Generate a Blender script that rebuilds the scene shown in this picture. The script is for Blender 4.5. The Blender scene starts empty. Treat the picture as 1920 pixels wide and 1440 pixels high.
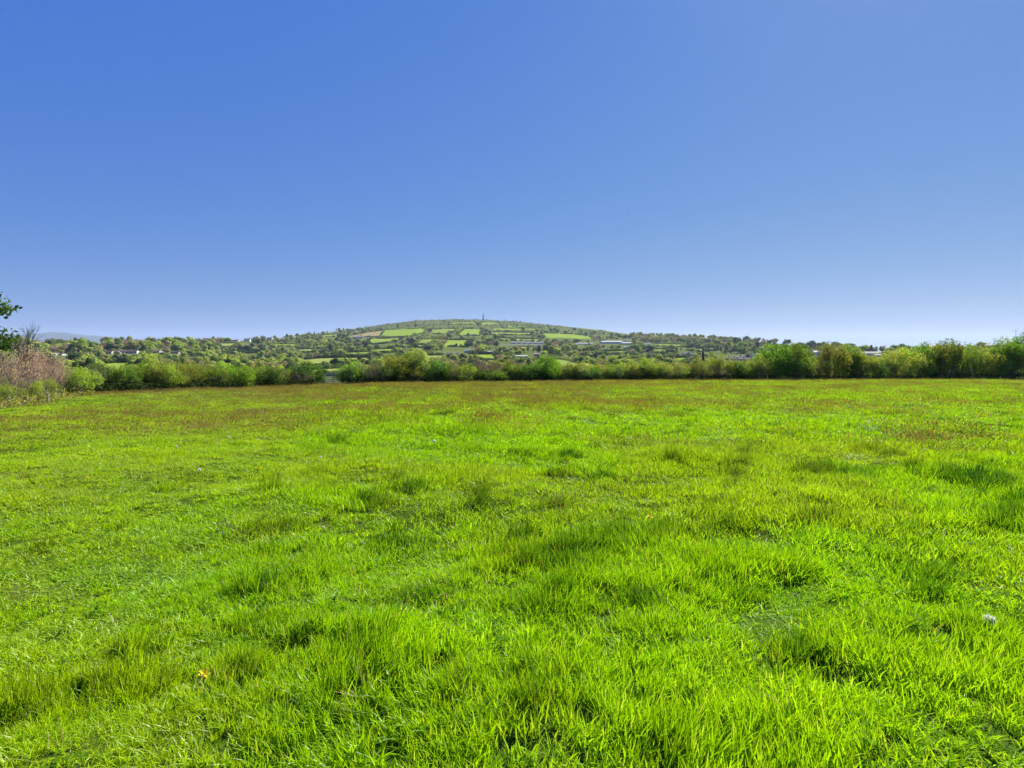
import bpy, math, random
import numpy as np

rng = np.random.default_rng(11)
random.seed(11)
S = bpy.context.scene
COL = S.collection
F, CX, CY, PITCH = 1000.0, 960.0, 720.0, math.atan(0.065)
EYE = 1.6

# ------------------------------------------------------------------ camera, sky, sun, exposure
cam_d = bpy.data.cameras.new("camera")
cam = bpy.data.objects.new("camera", cam_d)
COL.objects.link(cam)
cam_d.sensor_width = 36.0
cam_d.lens = 36.0 * F / 1920.0
cam_d.clip_start = 0.05
cam_d.clip_end = 60000
cam.location = (0, 0, EYE)
cam.rotation_euler = (math.pi / 2 - PITCH, 0, 0)
S.camera = cam

SUN_AZ, SUN_EL = math.radians(36), math.radians(46)   # clockwise from the view direction
wd = bpy.data.worlds.new("World")
S.world = wd
wd.use_nodes = True
wn = wd.node_tree
wn.nodes.clear()
sky = wn.nodes.new("ShaderNodeTexSky")
sky.sky_type = 'NISHITA'
sky.sun_disc = False
sky.sun_elevation = SUN_EL
sky.sun_rotation = SUN_AZ
sky.altitude = 150
sky.air_density = 1.0
sky.dust_density = 0.45
sky.ozone_density = 2.6
sepc = wn.nodes.new("ShaderNodeSeparateColor"); comb = wn.nodes.new("ShaderNodeCombineColor")
wn.links.new(sky.outputs[0], sepc.inputs[0])
# the photograph's camera response: softer roll-off towards the horizon, more so in blue
for k, (ref, p_, g_) in enumerate(((2.96, 1.02, .262), (3.66, .60, .50), (5.64, .07, .92))):
    a = wn.nodes.new("ShaderNodeMath"); a.operation = 'MULTIPLY'; a.inputs[1].default_value = 1 / ref
    b = wn.nodes.new("ShaderNodeMath"); b.operation = 'POWER'; b.inputs[1].default_value = p_
    c = wn.nodes.new("ShaderNodeMath"); c.operation = 'MULTIPLY'; c.inputs[1].default_value = ref * g_
    wn.links.new(sepc.outputs[k], a.inputs[0]); wn.links.new(a.outputs[0], b.inputs[0]); wn.links.new(b.outputs[0], c.inputs[0]); wn.links.new(c.outputs[0], comb.inputs[k])
bgn = wn.nodes.new("ShaderNodeBackground")
bgn.inputs[1].default_value = 0.05
wo = wn.nodes.new("ShaderNodeOutputWorld")
wn.links.new(comb.outputs[0], bgn.inputs[0])
wn.links.new(bgn.outputs[0], wo.inputs[0])

sl = bpy.data.lights.new("sun", 'SUN')
sl.energy = 4.6
sl.angle = math.radians(0.53)
sl.color = (1.0, 0.95, 0.86)
sun = bpy.data.objects.new("sun", sl)
COL.objects.link(sun)
sdir = (math.sin(SUN_AZ) * math.cos(SUN_EL), math.cos(SUN_AZ) * math.cos(SUN_EL), math.sin(SUN_EL))
from mathutils import Vector
sun.rotation_euler = Vector(sdir).to_track_quat('Z', 'Y').to_euler()
sun.location = (60, 80, 120)

S.view_settings.view_transform = 'Standard'
S.view_settings.look = 'None'
S.view_settings.gamma = 1
S.view_settings.use_curve_mapping = False
S.view_settings.exposure = 1.3
S.render.engine = 'CYCLES'
S.cycles.max_bounces = 8
S.cycles.diffuse_bounces = 2
S.cycles.glossy_bounces = 2
S.cycles.transmission_bounces = 5
S.cycles.volume_bounces = 0
S.cycles.use_denoising = True
S.cycles.use_adaptive_sampling = True
S.cycles.adaptive_threshold = 0.02

# ------------------------------------------------------------------ helpers
def tag(o, label=None, cat=None, group=None, kind=None):
    if label: o["label"] = label
    if cat: o["category"] = cat
    if group: o["group"] = group
    if kind: o["kind"] = kind
    return o

def _h(ix, iy, seed):
    n = (ix.astype(np.int64) * 374761393 + iy.astype(np.int64) * 668265263 + seed * 1442695041) & 0xFFFFFFFF
    n = ((n ^ (n >> 13)) * 1274126177) & 0xFFFFFFFF
    n = n ^ (n >> 16)
    return (n & 0xFFFF) / 65535.0

def vnoise(x, y, seed=0):
    x = np.asarray(x, float); y = np.asarray(y, float)
    ix = np.floor(x); iy = np.floor(y)
    fx = x - ix; fy = y - iy
    fx = fx * fx * (3 - 2 * fx); fy = fy * fy * (3 - 2 * fy)
    a = _h(ix, iy, seed); b = _h(ix + 1, iy, seed); c = _h(ix, iy + 1, seed); d = _h(ix + 1, iy + 1, seed)
    return (a * (1 - fx) + b * fx) * (1 - fy) + (c * (1 - fx) + d * fx) * fy

def fbm(x, y, seed=0, oct=3):
    s = 0; a = 1; t = 0
    for k in range(oct):
        s = s + a * vnoise(x * 2 ** k + 17.3 * k, y * 2 ** k - 9.1 * k, seed + k); t += a; a *= 0.5
    return s / t          # 0..1, mean .5

def sstep(a, b, x):
    t = np.clip((x - a) / (b - a), 0, 1)
    return t * t * (3 - 2 * t)

def build(name, V, faces, mats=(), attrs=None, fm=None, parent=None, smooth=False, link=True):
    """V (n,3), faces (m,4) index array -> mesh object"""
    V = np.ascontiguousarray(V, dtype=np.float32); faces = np.ascontiguousarray(faces, dtype=np.int32)
    me = bpy.data.meshes.new(name)
    k = faces.shape[1]
    me.vertices.add(len(V)); me.vertices.foreach_set("co", V.ravel())
    me.loops.add(faces.size); me.loops.foreach_set("vertex_index", faces.ravel())
    me.polygons.add(len(faces))
    me.polygons.foreach_set("loop_start", np.arange(0, faces.size, k, dtype=np.int32))
    me.polygons.foreach_set("loop_total", np.full(len(faces), k, dtype=np.int32))
    for m in mats: me.materials.append(m)
    if fm is not None: me.polygons.foreach_set("material_index", np.ascontiguousarray(fm, dtype=np.int32))
    if smooth: me.polygons.foreach_set("use_smooth", np.ones(len(faces), dtype=bool))
    for nm, arr in (attrs or {}).items():
        at = me.attributes.new(nm, 'FLOAT', 'POINT')
        at.data.foreach_set("value", np.ascontiguousarray(arr, dtype=np.float32))
    me.update(calc_edges=True)
    o = bpy.data.objects.new(name, me)
    if link: COL.objects.link(o)
    if parent: o.parent = parent
    return o

def soup(Q):   # (n,4,3) quads -> verts, faces
    Q = np.asarray(Q, float)
    return Q.reshape(-1, 3), np.arange(len(Q) * 4).reshape(-1, 4)

def build_soup(name, Q, mats, attrs=None, fm=None, parent=None, link=True):
    V, f = soup(Q)
    a = {k: np.repeat(v, 4) if len(v) == len(Q) else v for k, v in (attrs or {}).items()}
    return build(name, V, f, mats, a, fm, parent, link=link)

def empty(name, loc=(0, 0, 0), rz=0):
    e = bpy.data.objects.new(name, None)
    e.empty_display_size = 0.2
    e.location = loc; e.rotation_euler = (0, 0, rz)
    COL.objects.link(e)
    return e

def box(x0, x1, y0, y1, z0, z1):
    p = np.array([[x0, y0, z0], [x1, y0, z0], [x1, y1, z0], [x0, y1, z0], [x0, y0, z1], [x1, y0, z1], [x1, y1, z1], [x0, y1, z1]], float)
    f = [[0, 3, 2, 1], [4, 5, 6, 7], [0, 1, 5, 4], [1, 2, 6, 5], [2, 3, 7, 6], [3, 0, 4, 7]]
    return p[np.array(f)]

def tube(p0, p1, r0, r1, n=3, ph=0.0):
    p0 = np.asarray(p0, float); p1 = np.asarray(p1, float)
    d = p1 - p0; L = np.linalg.norm(d) + 1e-9; d /= L
    a = np.cross(d, [0, 0, 1.0] if abs(d[2]) < 0.9 else [1.0, 0, 0]); a /= np.linalg.norm(a); b = np.cross(d, a)
    out = []
    for k in range(n):
        t0 = ph + 2 * math.pi * k / n; t1 = ph + 2 * math.pi * (k + 1) / n
        c0 = a * math.cos(t0) + b * math.sin(t0); c1 = a * math.cos(t1) + b * math.sin(t1)
        out.append([p0 + c0 * r0, p0 + c1 * r0, p1 + c1 * r1, p1 + c0 * r1])
    return out

def rand_unit(n, r=rng):
    v = r.normal(size=(n, 3)); return v / np.linalg.norm(v, axis=1, keepdims=True)

def leaf_quads(P, size, r=rng, up=0.25, N=None, aspect=1.0):
    """leaf-sized quads at points P, random orientation biased to normal N / up"""
    n = len(P)
    nn = rand_unit(n, r)
    if N is not None: nn = nn * 0.8 + N
    nn[:, 2] += up
    nn /= np.linalg.norm(nn, axis=1, keepdims=True)
    a = np.cross(nn, rand_unit(n, r)); a /= np.linalg.norm(a, axis=1, keepdims=True)
    b = np.cross(nn, a)
    s = (size * r.uniform(0.6, 1.3, n))[:, None] / 2
    a *= s * aspect; b *= s
    fold = nn * s * 0.35
    return np.stack([P - a, P - b * .8 + fold, P + a, P + b * .8 + fold], axis=1)

# ------------------------------------------------------------------ materials
def newmat(name):
    m = bpy.data.materials.new(name); m.use_nodes = True
    nt = m.node_tree; nt.nodes.clear()
    out = nt.nodes.new("ShaderNodeOutputMaterial")
    return m, nt, out

def nd(nt, t, **kw):
    n = nt.nodes.new(t)
    for k, v in kw.items(): setattr(n, k, v)
    return n

def mixc(nt, fac, a, b, blend='MIX'):
    n = nd(nt, "ShaderNodeMix", data_type='RGBA', blend_type=blend)
    for s, v in ((0, fac), (6, a), (7, b)):
        if isinstance(v, bpy.types.NodeSocket): nt.links.new(v, n.inputs[s])
        elif s == 0: n.inputs[0].default_value = v
        else: n.inputs[s].default_value = (*v, 1)
    return n.outputs[2]

def mapr(nt, v, a, b, c, d):
    n = nd(nt, "ShaderNodeMapRange")
    nt.links.new(v, n.inputs[0])
    for i, x in enumerate((a, b, c, d)): n.inputs[i + 1].default_value = x
    return n.outputs[0]

def noise(nt, scale, detail=3, coord=None, rough=0.5):
    n = nd(nt, "ShaderNodeTexNoise"); n.inputs["Scale"].default_value = scale; n.inputs["Detail"].default_value = detail
    n.inputs["Roughness"].default_value = rough
    if coord is None:
        g = nd(nt, "ShaderNodeNewGeometry"); coord = g.outputs["Position"]
    nt.links.new(coord, n.inputs["Vector"])
    return n.outputs[0]

def attr(nt, name, typ='GEOMETRY'):
    n = nd(nt, "ShaderNodeAttribute"); n.attribute_name = name; n.attribute_type = typ
    return n

def scatter_shader(nt, out, col, transl, gloss, rough=0.45, tcol=None):
    d = nd(nt, "ShaderNodeBsdfDiffuse"); t = nd(nt, "ShaderNodeBsdfTranslucent"); g = nd(nt, "ShaderNodeBsdfGlossy")
    g.inputs["Roughness"].default_value = rough
    g.inputs["Color"].default_value = (1, 1, 1, 1)
    nt.links.new(col, d.inputs[0]); nt.links.new(tcol if tcol is not None else col, t.inputs[0])
    m1 = nd(nt, "ShaderNodeMixShader"); m1.inputs[0].default_value = transl
    nt.links.new(d.outputs[0], m1.inputs[1]); nt.links.new(t.outputs[0], m1.inputs[2])
    m2 = nd(nt, "ShaderNodeMixShader"); m2.inputs[0].default_value = gloss
    nt.links.new(m1.outputs[0], m2.inputs[1]); nt.links.new(g.outputs[0], m2.inputs[2])
    nt.links.new(m2.outputs[0], out.inputs[0])

def leafmat(name, transl=0.4, gloss=0.03, inst=False, yellow=0.5):
    m, nt, out = newmat(name)
    if inst: base = attr(nt, "tone", 'INSTANCER').outputs["Color"]
    else: base = nd(nt, "ShaderNodeObjectInfo").outputs["Color"]
    r = attr(nt, "rnd").outputs["Fac"]
    v = nd(nt, "ShaderNodeHueSaturation"); nt.links.new(base, v.inputs["Color"])
    nt.links.new(mapr(nt, r, 0, 1, 0.42, 1.62), v.inputs["Value"])
    nt.links.new(mapr(nt, r, 0, 1, 0.515, 0.485), v.inputs["Hue"])
    v.inputs["Saturation"].default_value = 1.0
    tc = mixc(nt, 1.0, v.outputs[0], (1.35, 1.25, 0.6), 'MULTIPLY')
    scatter_shader(nt, out, v.outputs[0], transl, gloss, tcol=tc)
    return m

M_leaf = leafmat("leaf", 0.45, 0.012)
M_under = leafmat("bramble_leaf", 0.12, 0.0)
M_far = leafmat("far_foliage", 0.35, 0.0)
M_far_i = leafmat("far_foliage_mass", 0.35, 0.0, inst=True)

def simple(name, col, rough=0.8, nscale=None, amt=0.35, spec=0.2, metallic=0.0):
    m, nt, out = newmat(name)
    p = nd(nt, "ShaderNodeBsdfPrincipled")
    p.inputs["Roughness"].default_value = rough; p.inputs["Specular IOR Level"].default_value = spec
    p.inputs["Metallic"].default_value = metallic
    if nscale:
        n = noise(nt, nscale, 4)
        c = mixc(nt, mapr(nt, n, 0.3, 0.7, 0, 1), tuple(x * (1 - amt) for x in col), tuple(min(1, x * (1 + amt)) for x in col))
        nt.links.new(c, p.inputs["Base Color"])
    else: p.inputs["Base Color"].default_value = (*col, 1)
    nt.links.new(p.outputs[0], out.inputs[0])
    return m

def objcol(name, rough=0.8, nscale=2.0, spec=0.2):
    m, nt, out = newmat(name)
    p = nd(nt, "ShaderNodeBsdfPrincipled"); p.inputs["Roughness"].default_value = rough; p.inputs["Specular IOR Level"].default_value = spec
    oi = nd(nt, "ShaderNodeObjectInfo").outputs["Color"]
    n = noise(nt, nscale, 3)
    c = mixc(nt, mapr(nt, n, 0.3, 0.7, 0.25, 0.0), oi, (0.25, 0.24, 0.2), 'MIX')
    nt.links.new(c, p.inputs["Base Color"]); nt.links.new(p.outputs[0], out.inputs[0])
    return m

M_bark = simple("bark", (0.16, 0.135, 0.105), 0.9, 9.0)
M_twig = objcol("twig", 0.9, 5.0, 0.1)
M_wood = simple("weathered_wood", (0.24, 0.21, 0.17), 0.85, 6.0)
M_wall = objcol("rendered_wall", 0.85, 0.3)
M_roof = objcol("roof_cover", 0.85, 0.5, 0.05)
M_dark = simple("dark_glass", (0.03, 0.035, 0.045), 0.2, None, spec=0.5)
M_stone = simple("granite", (0.13, 0.12, 0.11), 0.9, 0.4)

# ------------------------------------------------------------------ terrain functions
def v2E(v): return np.tan(np.arctan((CY - np.asarray(v, float)) / F) - PITCH)
def E2v(E): return CY - F * np.tan(np.arctan(E) + PITCH)
def u2t(u, v=655.0):   # column -> x/y for a ray at row v
    w = (CY - v) / F
    return (np.asarray(u, float) - CX) / F / (math.cos(PITCH) + w * math.sin(PITCH))
T_SKY_U = [-400, 0, 90, 200, 300, 400, 470, 530, 580, 640, 700, 740, 780, 850, 905, 960, 1000, 1060, 1120, 1180, 1250, 1350, 1450, 1520, 1600, 1700, 1920, 2400]
T_SKY_V = [650, 650, 649, 646, 645, 641, 638, 634, 628, 620.5, 611, 606, 600.5, 598.5, 599.5, 602, 606, 612, 618, 627, 634, 638, 644, 650, 657, 661, 662, 662]
D_U = [-400, 0, 300, 500, 700, 905, 1100, 1200, 1400, 1600, 1920, 2400]
D_V = [700, 750, 900, 1500, 2250, 2400, 2250, 1700, 1400, 950, 750, 750]
H_U = [-400, -60, 60, 130, 175, 300, 450, 600, 800, 1000, 1250, 1500, 1900, 2400]
H_Y = [11.5, 20, 24.5, 28, 32.5, 35.5, 41, 49, 54.5, 59, 63.5, 67.5, 73, 77]
E0 = -0.062
AZ0 = math.atan(1.35)
def cols(x, y):
    az = np.arctan2(x, y); r = np.hypot(x, y)
    a = np.clip(az, -AZ0, AZ0)
    return np.tan(a), r * np.cos(a)
def hedgeY(t): return np.interp(CX + F * t, H_U, H_Y)
def skyED(t):
    u = CX + F * t
    return v2E(np.interp(u, T_SKY_U, T_SKY_V)), np.interp(u, D_U, D_V)
def E_at(s, Es): return E0 + (Es - E0) * s ** 1.45
def bumps(x, y):
    r = np.hypot(x, y)
    amp = 1 - 0.7 * sstep(25, 60, r)
    b = (fbm(x * 1.1 + 3, y * 1.5, 5, 2) - .5) * 0.13 + (fbm(x * .28, y * .42, 9, 2) - .5) * 0.26
    return b * amp * sstep(0.3, 2.0, r)
def H(x, y, detail=True):
    x = np.asarray(x, float); y = np.asarray(y, float)
    t, Y = cols(x, y)
    zf = -0.035 * y
    if detail: zf = zf + bumps(x, y)
    Es, D = skyED(t); hy = hedgeY(t)
    s = np.clip(np.log(np.maximum(Y, 1) / 150) / np.log(D / 150), 0, 1)
    zfar = EYE + Y * E_at(s, Es)
    zfar = zfar + (fbm(x / 90, y / 90, 31, 2) - .5) * 3.0 * sstep(150, 500, Y)
    w = sstep(0, 1, (Y - hy - 0.5) / 45)
    z = zf * (1 - w) + zfar * w - 0.5 * sstep(1.0, 5.0, Y - hy) * (1 - w)
    zD = EYE + D * Es
    bf = sstep(0, 1, (Y - D) / 1800)
    z2 = zD * (1 - bf) + (-60) * bf
    return np.where(Y > D, z2, z)
def Y_of(t, E):   # depth on the far slope where the line of sight with slope E meets it
    Es, D = skyED(t)
    s = np.clip((np.asarray(E, float) - E0) / (Es - E0), 0, 1) ** (1 / 1.45)
    return 150 * (D / 150) ** s
def place(u, v):
    t = u2t(u, v); E = v2E(v); Y = Y_of(t, E)
    x = t * Y; return x, Y, H(x, Y)
def near_place(u, v):   # on the meadow
    w = (CY - v) / F
    d = np.array([(u - CX) / F, math.cos(PITCH) + w * math.sin(PITCH), -math.sin(PITCH) + w * math.cos(PITCH)])
    k = 0.8
    while k < 120:
        p = np.array([0, 0, EYE]) + d * k
        if p[2] < float(H(p[0], p[1])) + 0.05: break
        k *= 1.004
    return p[0], p[1], float(H(p[0], p[1]))

# ------------------------------------------------------------------ ground sheets
azf = np.linspace(-AZ0, AZ0, 761)
azb = np.linspace(AZ0, 2 * math.pi - AZ0, 42)[1:-1]
AZ = np.concatenate([azf, azb])
def ring_xy(R):
    a = np.where(AZ > math.pi, AZ - 2 * math.pi, AZ)
    r = R / np.cos(np.clip(a, -AZ0, AZ0))
    return r * np.sin(AZ), r * np.cos(AZ)
nA = len(AZ)
hyA = hedgeY(np.tan(np.clip(np.where(AZ > math.pi, AZ - 2 * math.pi, AZ), -AZ0, AZ0))) + 2.0
def grid_faces(nr):
    i = np.arange(nr - 1)[:, None] * nA; j = np.arange(nA)[None]; j2 = (j + 1) % nA
    f = np.stack([i + j, i + j2, i + nA + j2, i + nA + j], axis=-1).reshape(-1, 4)
    return f[:, ::-1]

m, nt, out = newmat("meadow_soil_and_thatch")
n1 = noise(nt, 1.3, 4); n2 = noise(nt, 0.22, 3)
c = mixc(nt, mapr(nt, n1, .35, .65, 0, 1), (0.03, 0.055, 0.008), (0.06, 0.10, 0.012))
c = mixc(nt, mapr(nt, n2, .5, .7, 0, .6), c, (0.09, 0.08, 0.03))
p = nd(nt, "ShaderNodeBsdfDiffuse"); nt.links.new(c, p.inputs[0]); nt.links.new(p.outputs[0], out.inputs[0])
M_meadow = m

nr = 190
fr = np.linspace(0, 1, nr)
Vs = []
for k in range(nr):
    R = 0.35 * (hyA / 0.35) ** fr[k]
    x, y = ring_xy(R); Vs.append(np.stack([x, y, H(x, y)], 1))
V = np.concatenate(Vs)
V = np.concatenate([V, [[0, 0, float(H(0, 0))]]]); cidx = len(V) - 1
fc = grid_faces(nr)
j = np.arange(nA); fan = np.stack([j, (j + 1) % nA, np.full(nA, cidx), np.full(nA, cidx)], 1)
o = build("meadow", V[:-1], fc, [M_meadow], smooth=True)
tag(o, kind='structure', label="lumpy green meadow sloping gently down to the hedge")
# the small disc under the viewer's feet closes the sheet
fan3 = np.stack([(j + 1) % nA, j, np.full(nA, nA)], 1)
ob = build("ground", np.concatenate([Vs[0], [[0, 0, float(H(0, 0))]]]), fan3, [M_meadow], smooth=True)
tag(ob, kind='structure')

def landmat(name, c1, c2, sc=0.02, c3=None):
    m, nt, out = newmat(name)
    a = noise(nt, sc, 5, rough=.6); b = noise(nt, sc * 6, 3)
    c = mixc(nt, mapr(nt, a, .35, .65, 0, 1), c1, c2)
    if c3: c = mixc(nt, mapr(nt, b, .45, .65, 0, .8), c, c3)
    p = nd(nt, "ShaderNodeBsdfDiffuse"); nt.links.new(c, p.inputs[0]); nt.links.new(p.outputs[0], out.inputs[0])
    return m
M_land = landmat("rough_pasture_and_scrub", (0.06, 0.09, 0.022), (0.095, 0.13, 0.03), 0.015, (0.09, 0.085, 0.035))
M_F = {
 'bright': landmat("bright_pasture", (0.15, 0.22, 0.024), (0.17, 0.24, 0.03), 0.02),
 'mid': landmat("mid_pasture", (0.14, 0.195, 0.035), (0.16, 0.21, 0.04), 0.02),
 'pale': landmat("pale_pasture", (0.17, 0.205, 0.045), (0.19, 0.22, 0.055), 0.015),
 'tan': landmat("dry_pasture", (0.20, 0.17, 0.07), (0.24, 0.19, 0.085), 0.03),
}
FIELDS = [  # polygon (columns/rows of the photo, unprojected to the slope), tone, wording
 ([(655,629),(722,618.5),(712,631.5),(657,632)], 'tan', "dry tan field above the grey barn"),
 ([(722,618.5),(798,616),(795,624),(770,632),(712,631.5)], 'bright', "broad bright field high on the left flank"),
 ([(693,635),(757,633.5),(742,641),(700,646),(690,642)], 'bright', "bright field just below the broad high field"),
 ([(812,617),(858,616.5),(840,627),(808,627)], 'mid', "slanting field in the middle of the upper slope"),
 ([(870,617),(904,617),(902,629),(855,629)], 'bright', "slanting field straight below the lone stack"),
 ([(790,636),(822,635),(812,645),(780,645)], 'mid', "small square field in the middle of the slope"),
 ([(842,637),(880,638),(875,651),(832,650)], 'bright', "brightest small field with two trees in it"),
 ([(842,604.5),(888,604),(897,608.5),(842,609)], 'mid', "narrow field just under the hilltop"),
 ([(901,603.5),(935,605),(940,610),(903,610.5)], 'mid', "top field at the foot of the lone stack"),
 ([(925,615),(1005,617.5),(1005,621),(925,620)], 'mid', "long narrow field right of the lone stack"),
 ([(918,622.5),(1000,624),(995,629),(920,628)], 'mid', "second long field right of the lone stack"),
 ([(935,633.5),(1016,636),(1012,640),(938,639)], 'mid', "narrow field above the long greenhouse"),
 ([(1015,625),(1080,627),(1112,633),(1105,636),(1020,632)], 'bright', "long field left of the white greenhouse roofs"),
 ([(1022,674),(1050,673),(1100,683),(1102,692),(1070,691),(1035,689)], 'mid', "open valley field with a tree line above"),
 ([(552,676),(600,672),(690,671),(700,678),(650,683),(600,687),(560,686)], 'pale', "long pale field above the gate"),
 ([(585,694),(655,690),(655,703),(590,706)], 'pale', "pale field seen over the gate"),
 ([(407,645),(442,644),(445,650),(420,653)], 'pale', "pale field on the left ridge"),
 ([(511,645),(560,645),(555,651),(515,650)], 'mid', "strip of pasture right of the left ridge"),
 ([(180,684),(215,681),(252,681),(252,696),(185,700)], 'bright', "green field behind the left hedge"),
 ([(1220,656),(1252,655),(1255,663),(1225,663)], 'mid', "field among trees right of the hill"),
 ([(1222,669.5),(1288,671),(1287,677),(1222,675)], 'bright', "low field left of the terraced houses"),
 ([(1225,645),(1290,647),(1285,652),(1225,650)], 'mid', "field under the beech wood"),
 ([(883,664),(928,664),(930,675),(893,673)], 'bright', "small field below the row of sheds"),
 ([(670,652.5),(690,652),(690,658),(672,658)], 'bright', "scrap of green among the valley trees"),
 ([(560,655),(612,654),(620,660),(566,662)], 'mid', "small field on the wooded slope above the gate"),
 ([(640,662),(700,660),(706,666),(648,668)], 'mid', "narrow field just above the long pale field"),
 ([(330,676),(392,674),(398,681),(335,683)], 'bright', "green strip just behind the left hedge"),
 ([(700,655),(742,654),(738,662),(702,663)], 'bright', "small bright field in the valley left of centre"),
 ([(1120,660),(1178,658),(1182,664),(1126,667)], 'mid', "field between tree belts below the white greenhouses"),
 ([(1140,672),(1200,671),(1206,679),(1146,681)], 'mid', "valley field right of the open valley field"),
 ([(1300,655),(1340,653),(1345,658),(1305,660)], 'mid', "small clearing above the small town"),
 ([(600,628),(640,626),(636,631.5),(600,633)], 'mid', "small field left of the dry tan field"),
 ([(950,610),(1040,613),(1040,616),(950,613)], 'mid', "thin upper field right of the lone stack"),
 ([(760,667),(830,666),(835,674),(765,675)], 'pale', "pale field behind the pale leafy hedge tree"),
 ([(430,658),(480,657),(484,662.5),(436,664)], 'mid', "small field among trees left of the white gable house"),
 ([(752,645),(800,647),(795,653),(750,652)], 'mid', "field among hedgerows low on the hill"),
 ([(1060,606),(1180,622),(1180,626.5),(1120,619.5),(1055,611)], 'mid', "thin skyline pasture right of the stack"),
]
def inpoly(u, v, P):
    c = np.zeros(np.shape(u), bool); n = len(P)
    for i in range(n):
        x0, y0 = P[i]; x1, y1 = P[(i + 1) % n]
        if y0 == y1: continue
        c ^= ((y0 > v) != (y1 > v)) & (u < (x1 - x0) * (v - y0) / (y1 - y0) + x0)
    return c
R2 = []
nr2 = 330
for k in range(nr2): R2.append(hyA * (3200 / hyA) ** (k / (nr2 - 1)))
for k in range(1, 25): R2.append(3200 * (30000 / 3200) ** (k / 24) * np.ones(nA))
Vs = []
for R in R2:
    x, y = ring_xy(R); Vs.append(np.stack([x, y, H(x, y)], 1))
V = np.concatenate(Vs); fc = grid_faces(len(R2))
cen = V[fc].mean(1)
tc, Yc = cols(cen[:, 0], cen[:, 1])
Esc, Dc = skyED(tc)
sc_ = np.clip(np.log(np.maximum(Yc, 1) / 150) / np.log(Dc / 150), 0, 1)
uc = CX + F * tc; vc = E2v(E_at(sc_, Esc))
ok = (Yc > 150) & (Yc < Dc)
# wobble the polygon test so that field edges are not ruled lines
uw = uc + (vnoise(uc / 9, vc / 4, 3) - .5) * 5; vw = vc + (vnoise(uc / 11, vc / 5, 4) - .5) * 1.6
fid = np.full(len(fc), -1)
for i, (P, tone, lab) in enumerate(FIELDS):
    fid[ok & (fid < 0) & inpoly(uw, vw, P)] = i
def sub(name, sel, mat):
    f = fc[sel]; uq, inv = np.unique(f, return_inverse=True)
    return build(name, V[uq], inv.reshape(-1, 4), [mat], smooth=True)
tag(sub("hillside_terrain", fid < 0, M_land), kind='structure', label="valley and long rounded hill covered in scrub")
for i, (P, tone, lab) in enumerate(FIELDS):
    if (fid == i).any(): tag(sub("pasture_field", fid == i, M_F[tone]), kind='structure', label=lab)

# far blue moor, 14 km off
du = np.linspace(-300, 420, 90)
dv = np.interp(du, [-300, -60, 30, 60, 85, 100, 125, 160, 200, 240, 300, 420], [640, 636, 630, 626, 623.5, 622.5, 624, 628, 631, 634, 641, 656]) + (vnoise(du / 14, du * 0, 8) - .5) * .9
tt = u2t(du); Yd = 11000.0
prof = []
for fy, fz in ((-2500, 0.0), (-1500, .35), (-600, .8), (0, 1.0), (800, .9), (3000, 0.0)):
    Yk = Yd + fy; zt = EYE + Yd * v2E(dv)
    prof.append(np.stack([tt * Yk, np.full_like(tt, Yk), -62 + (zt + 62) * fz], 1))
V2 = np.concatenate(prof); n = len(du)
f2 = np.array([[k * n + i, k * n + i + 1, (k + 1) * n + i + 1, (k + 1) * n + i] for k in range(5) for i in range(n - 1)])
tag(build("distant_hills", V2, f2, [landmat("moorland", (0.022, 0.028, 0.03), (0.035, 0.038, 0.036), 0.001)], smooth=True), kind='structure', label="faint blue moor on the horizon")

# ------------------------------------------------------------------ grass
def tuft(n, rad, h0, h1, w, seg, lean, r, tilt=0.0, droop=0.5):
    ang = r.uniform(0, 2 * math.pi, n); rr = rad * np.sqrt(r.uniform(0, 1, n))
    bx, by = rr * np.cos(ang), rr * np.sin(ang)
    hh = r.uniform(h0, h1, n) * (1 - 0.25 * rr / rad)
    la = np.where(r.uniform(size=n) < 0.6, ang + r.normal(0, .8, n), r.uniform(0, 2 * math.pi, n)); ll = np.abs(r.normal(lean, lean * .5, n))
    dx, dy = np.cos(la) * ll + tilt, np.sin(la) * ll
    fa = r.uniform(0, math.pi, n); wx, wy = np.cos(fa), np.sin(fa)
    ww = w * r.uniform(.6, 1.3, n)
    dr = droop * r.uniform(0, 1, n)
    Q = []; tip = []; rn = r.uniform(0, 1, n)
    def pt(t):
        s = t + dr * t * t
        z = hh * t * (1 - 0.35 * dr * t * t)
        return np.stack([bx + dx * hh * s, by + dy * hh * s, z], 1)
    def hw(t): return (ww / 2 * (1 - t ** 2.2) * (0.75 + 0.5 * min(t * 3, 1)) / 1.0)[:, None] * np.stack([wx, wy, np.zeros(n)], 1)
    for k in range(seg):
        t0, t1 = k / seg, (k + 1) / seg
        p0, p1 = pt(t0), pt(t1)
        Q.append(np.stack([p0 - hw(t0), p0 + hw(t0), p1 + hw(t1), p1 - hw(t1)], 1))
        tip.append(np.tile(np.array([t0, t0, t1, t1]), (n, 1)))
    return np.concatenate(Q), np.concatenate(tip).ravel(), np.repeat(np.tile(rn, seg), 4)

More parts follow.
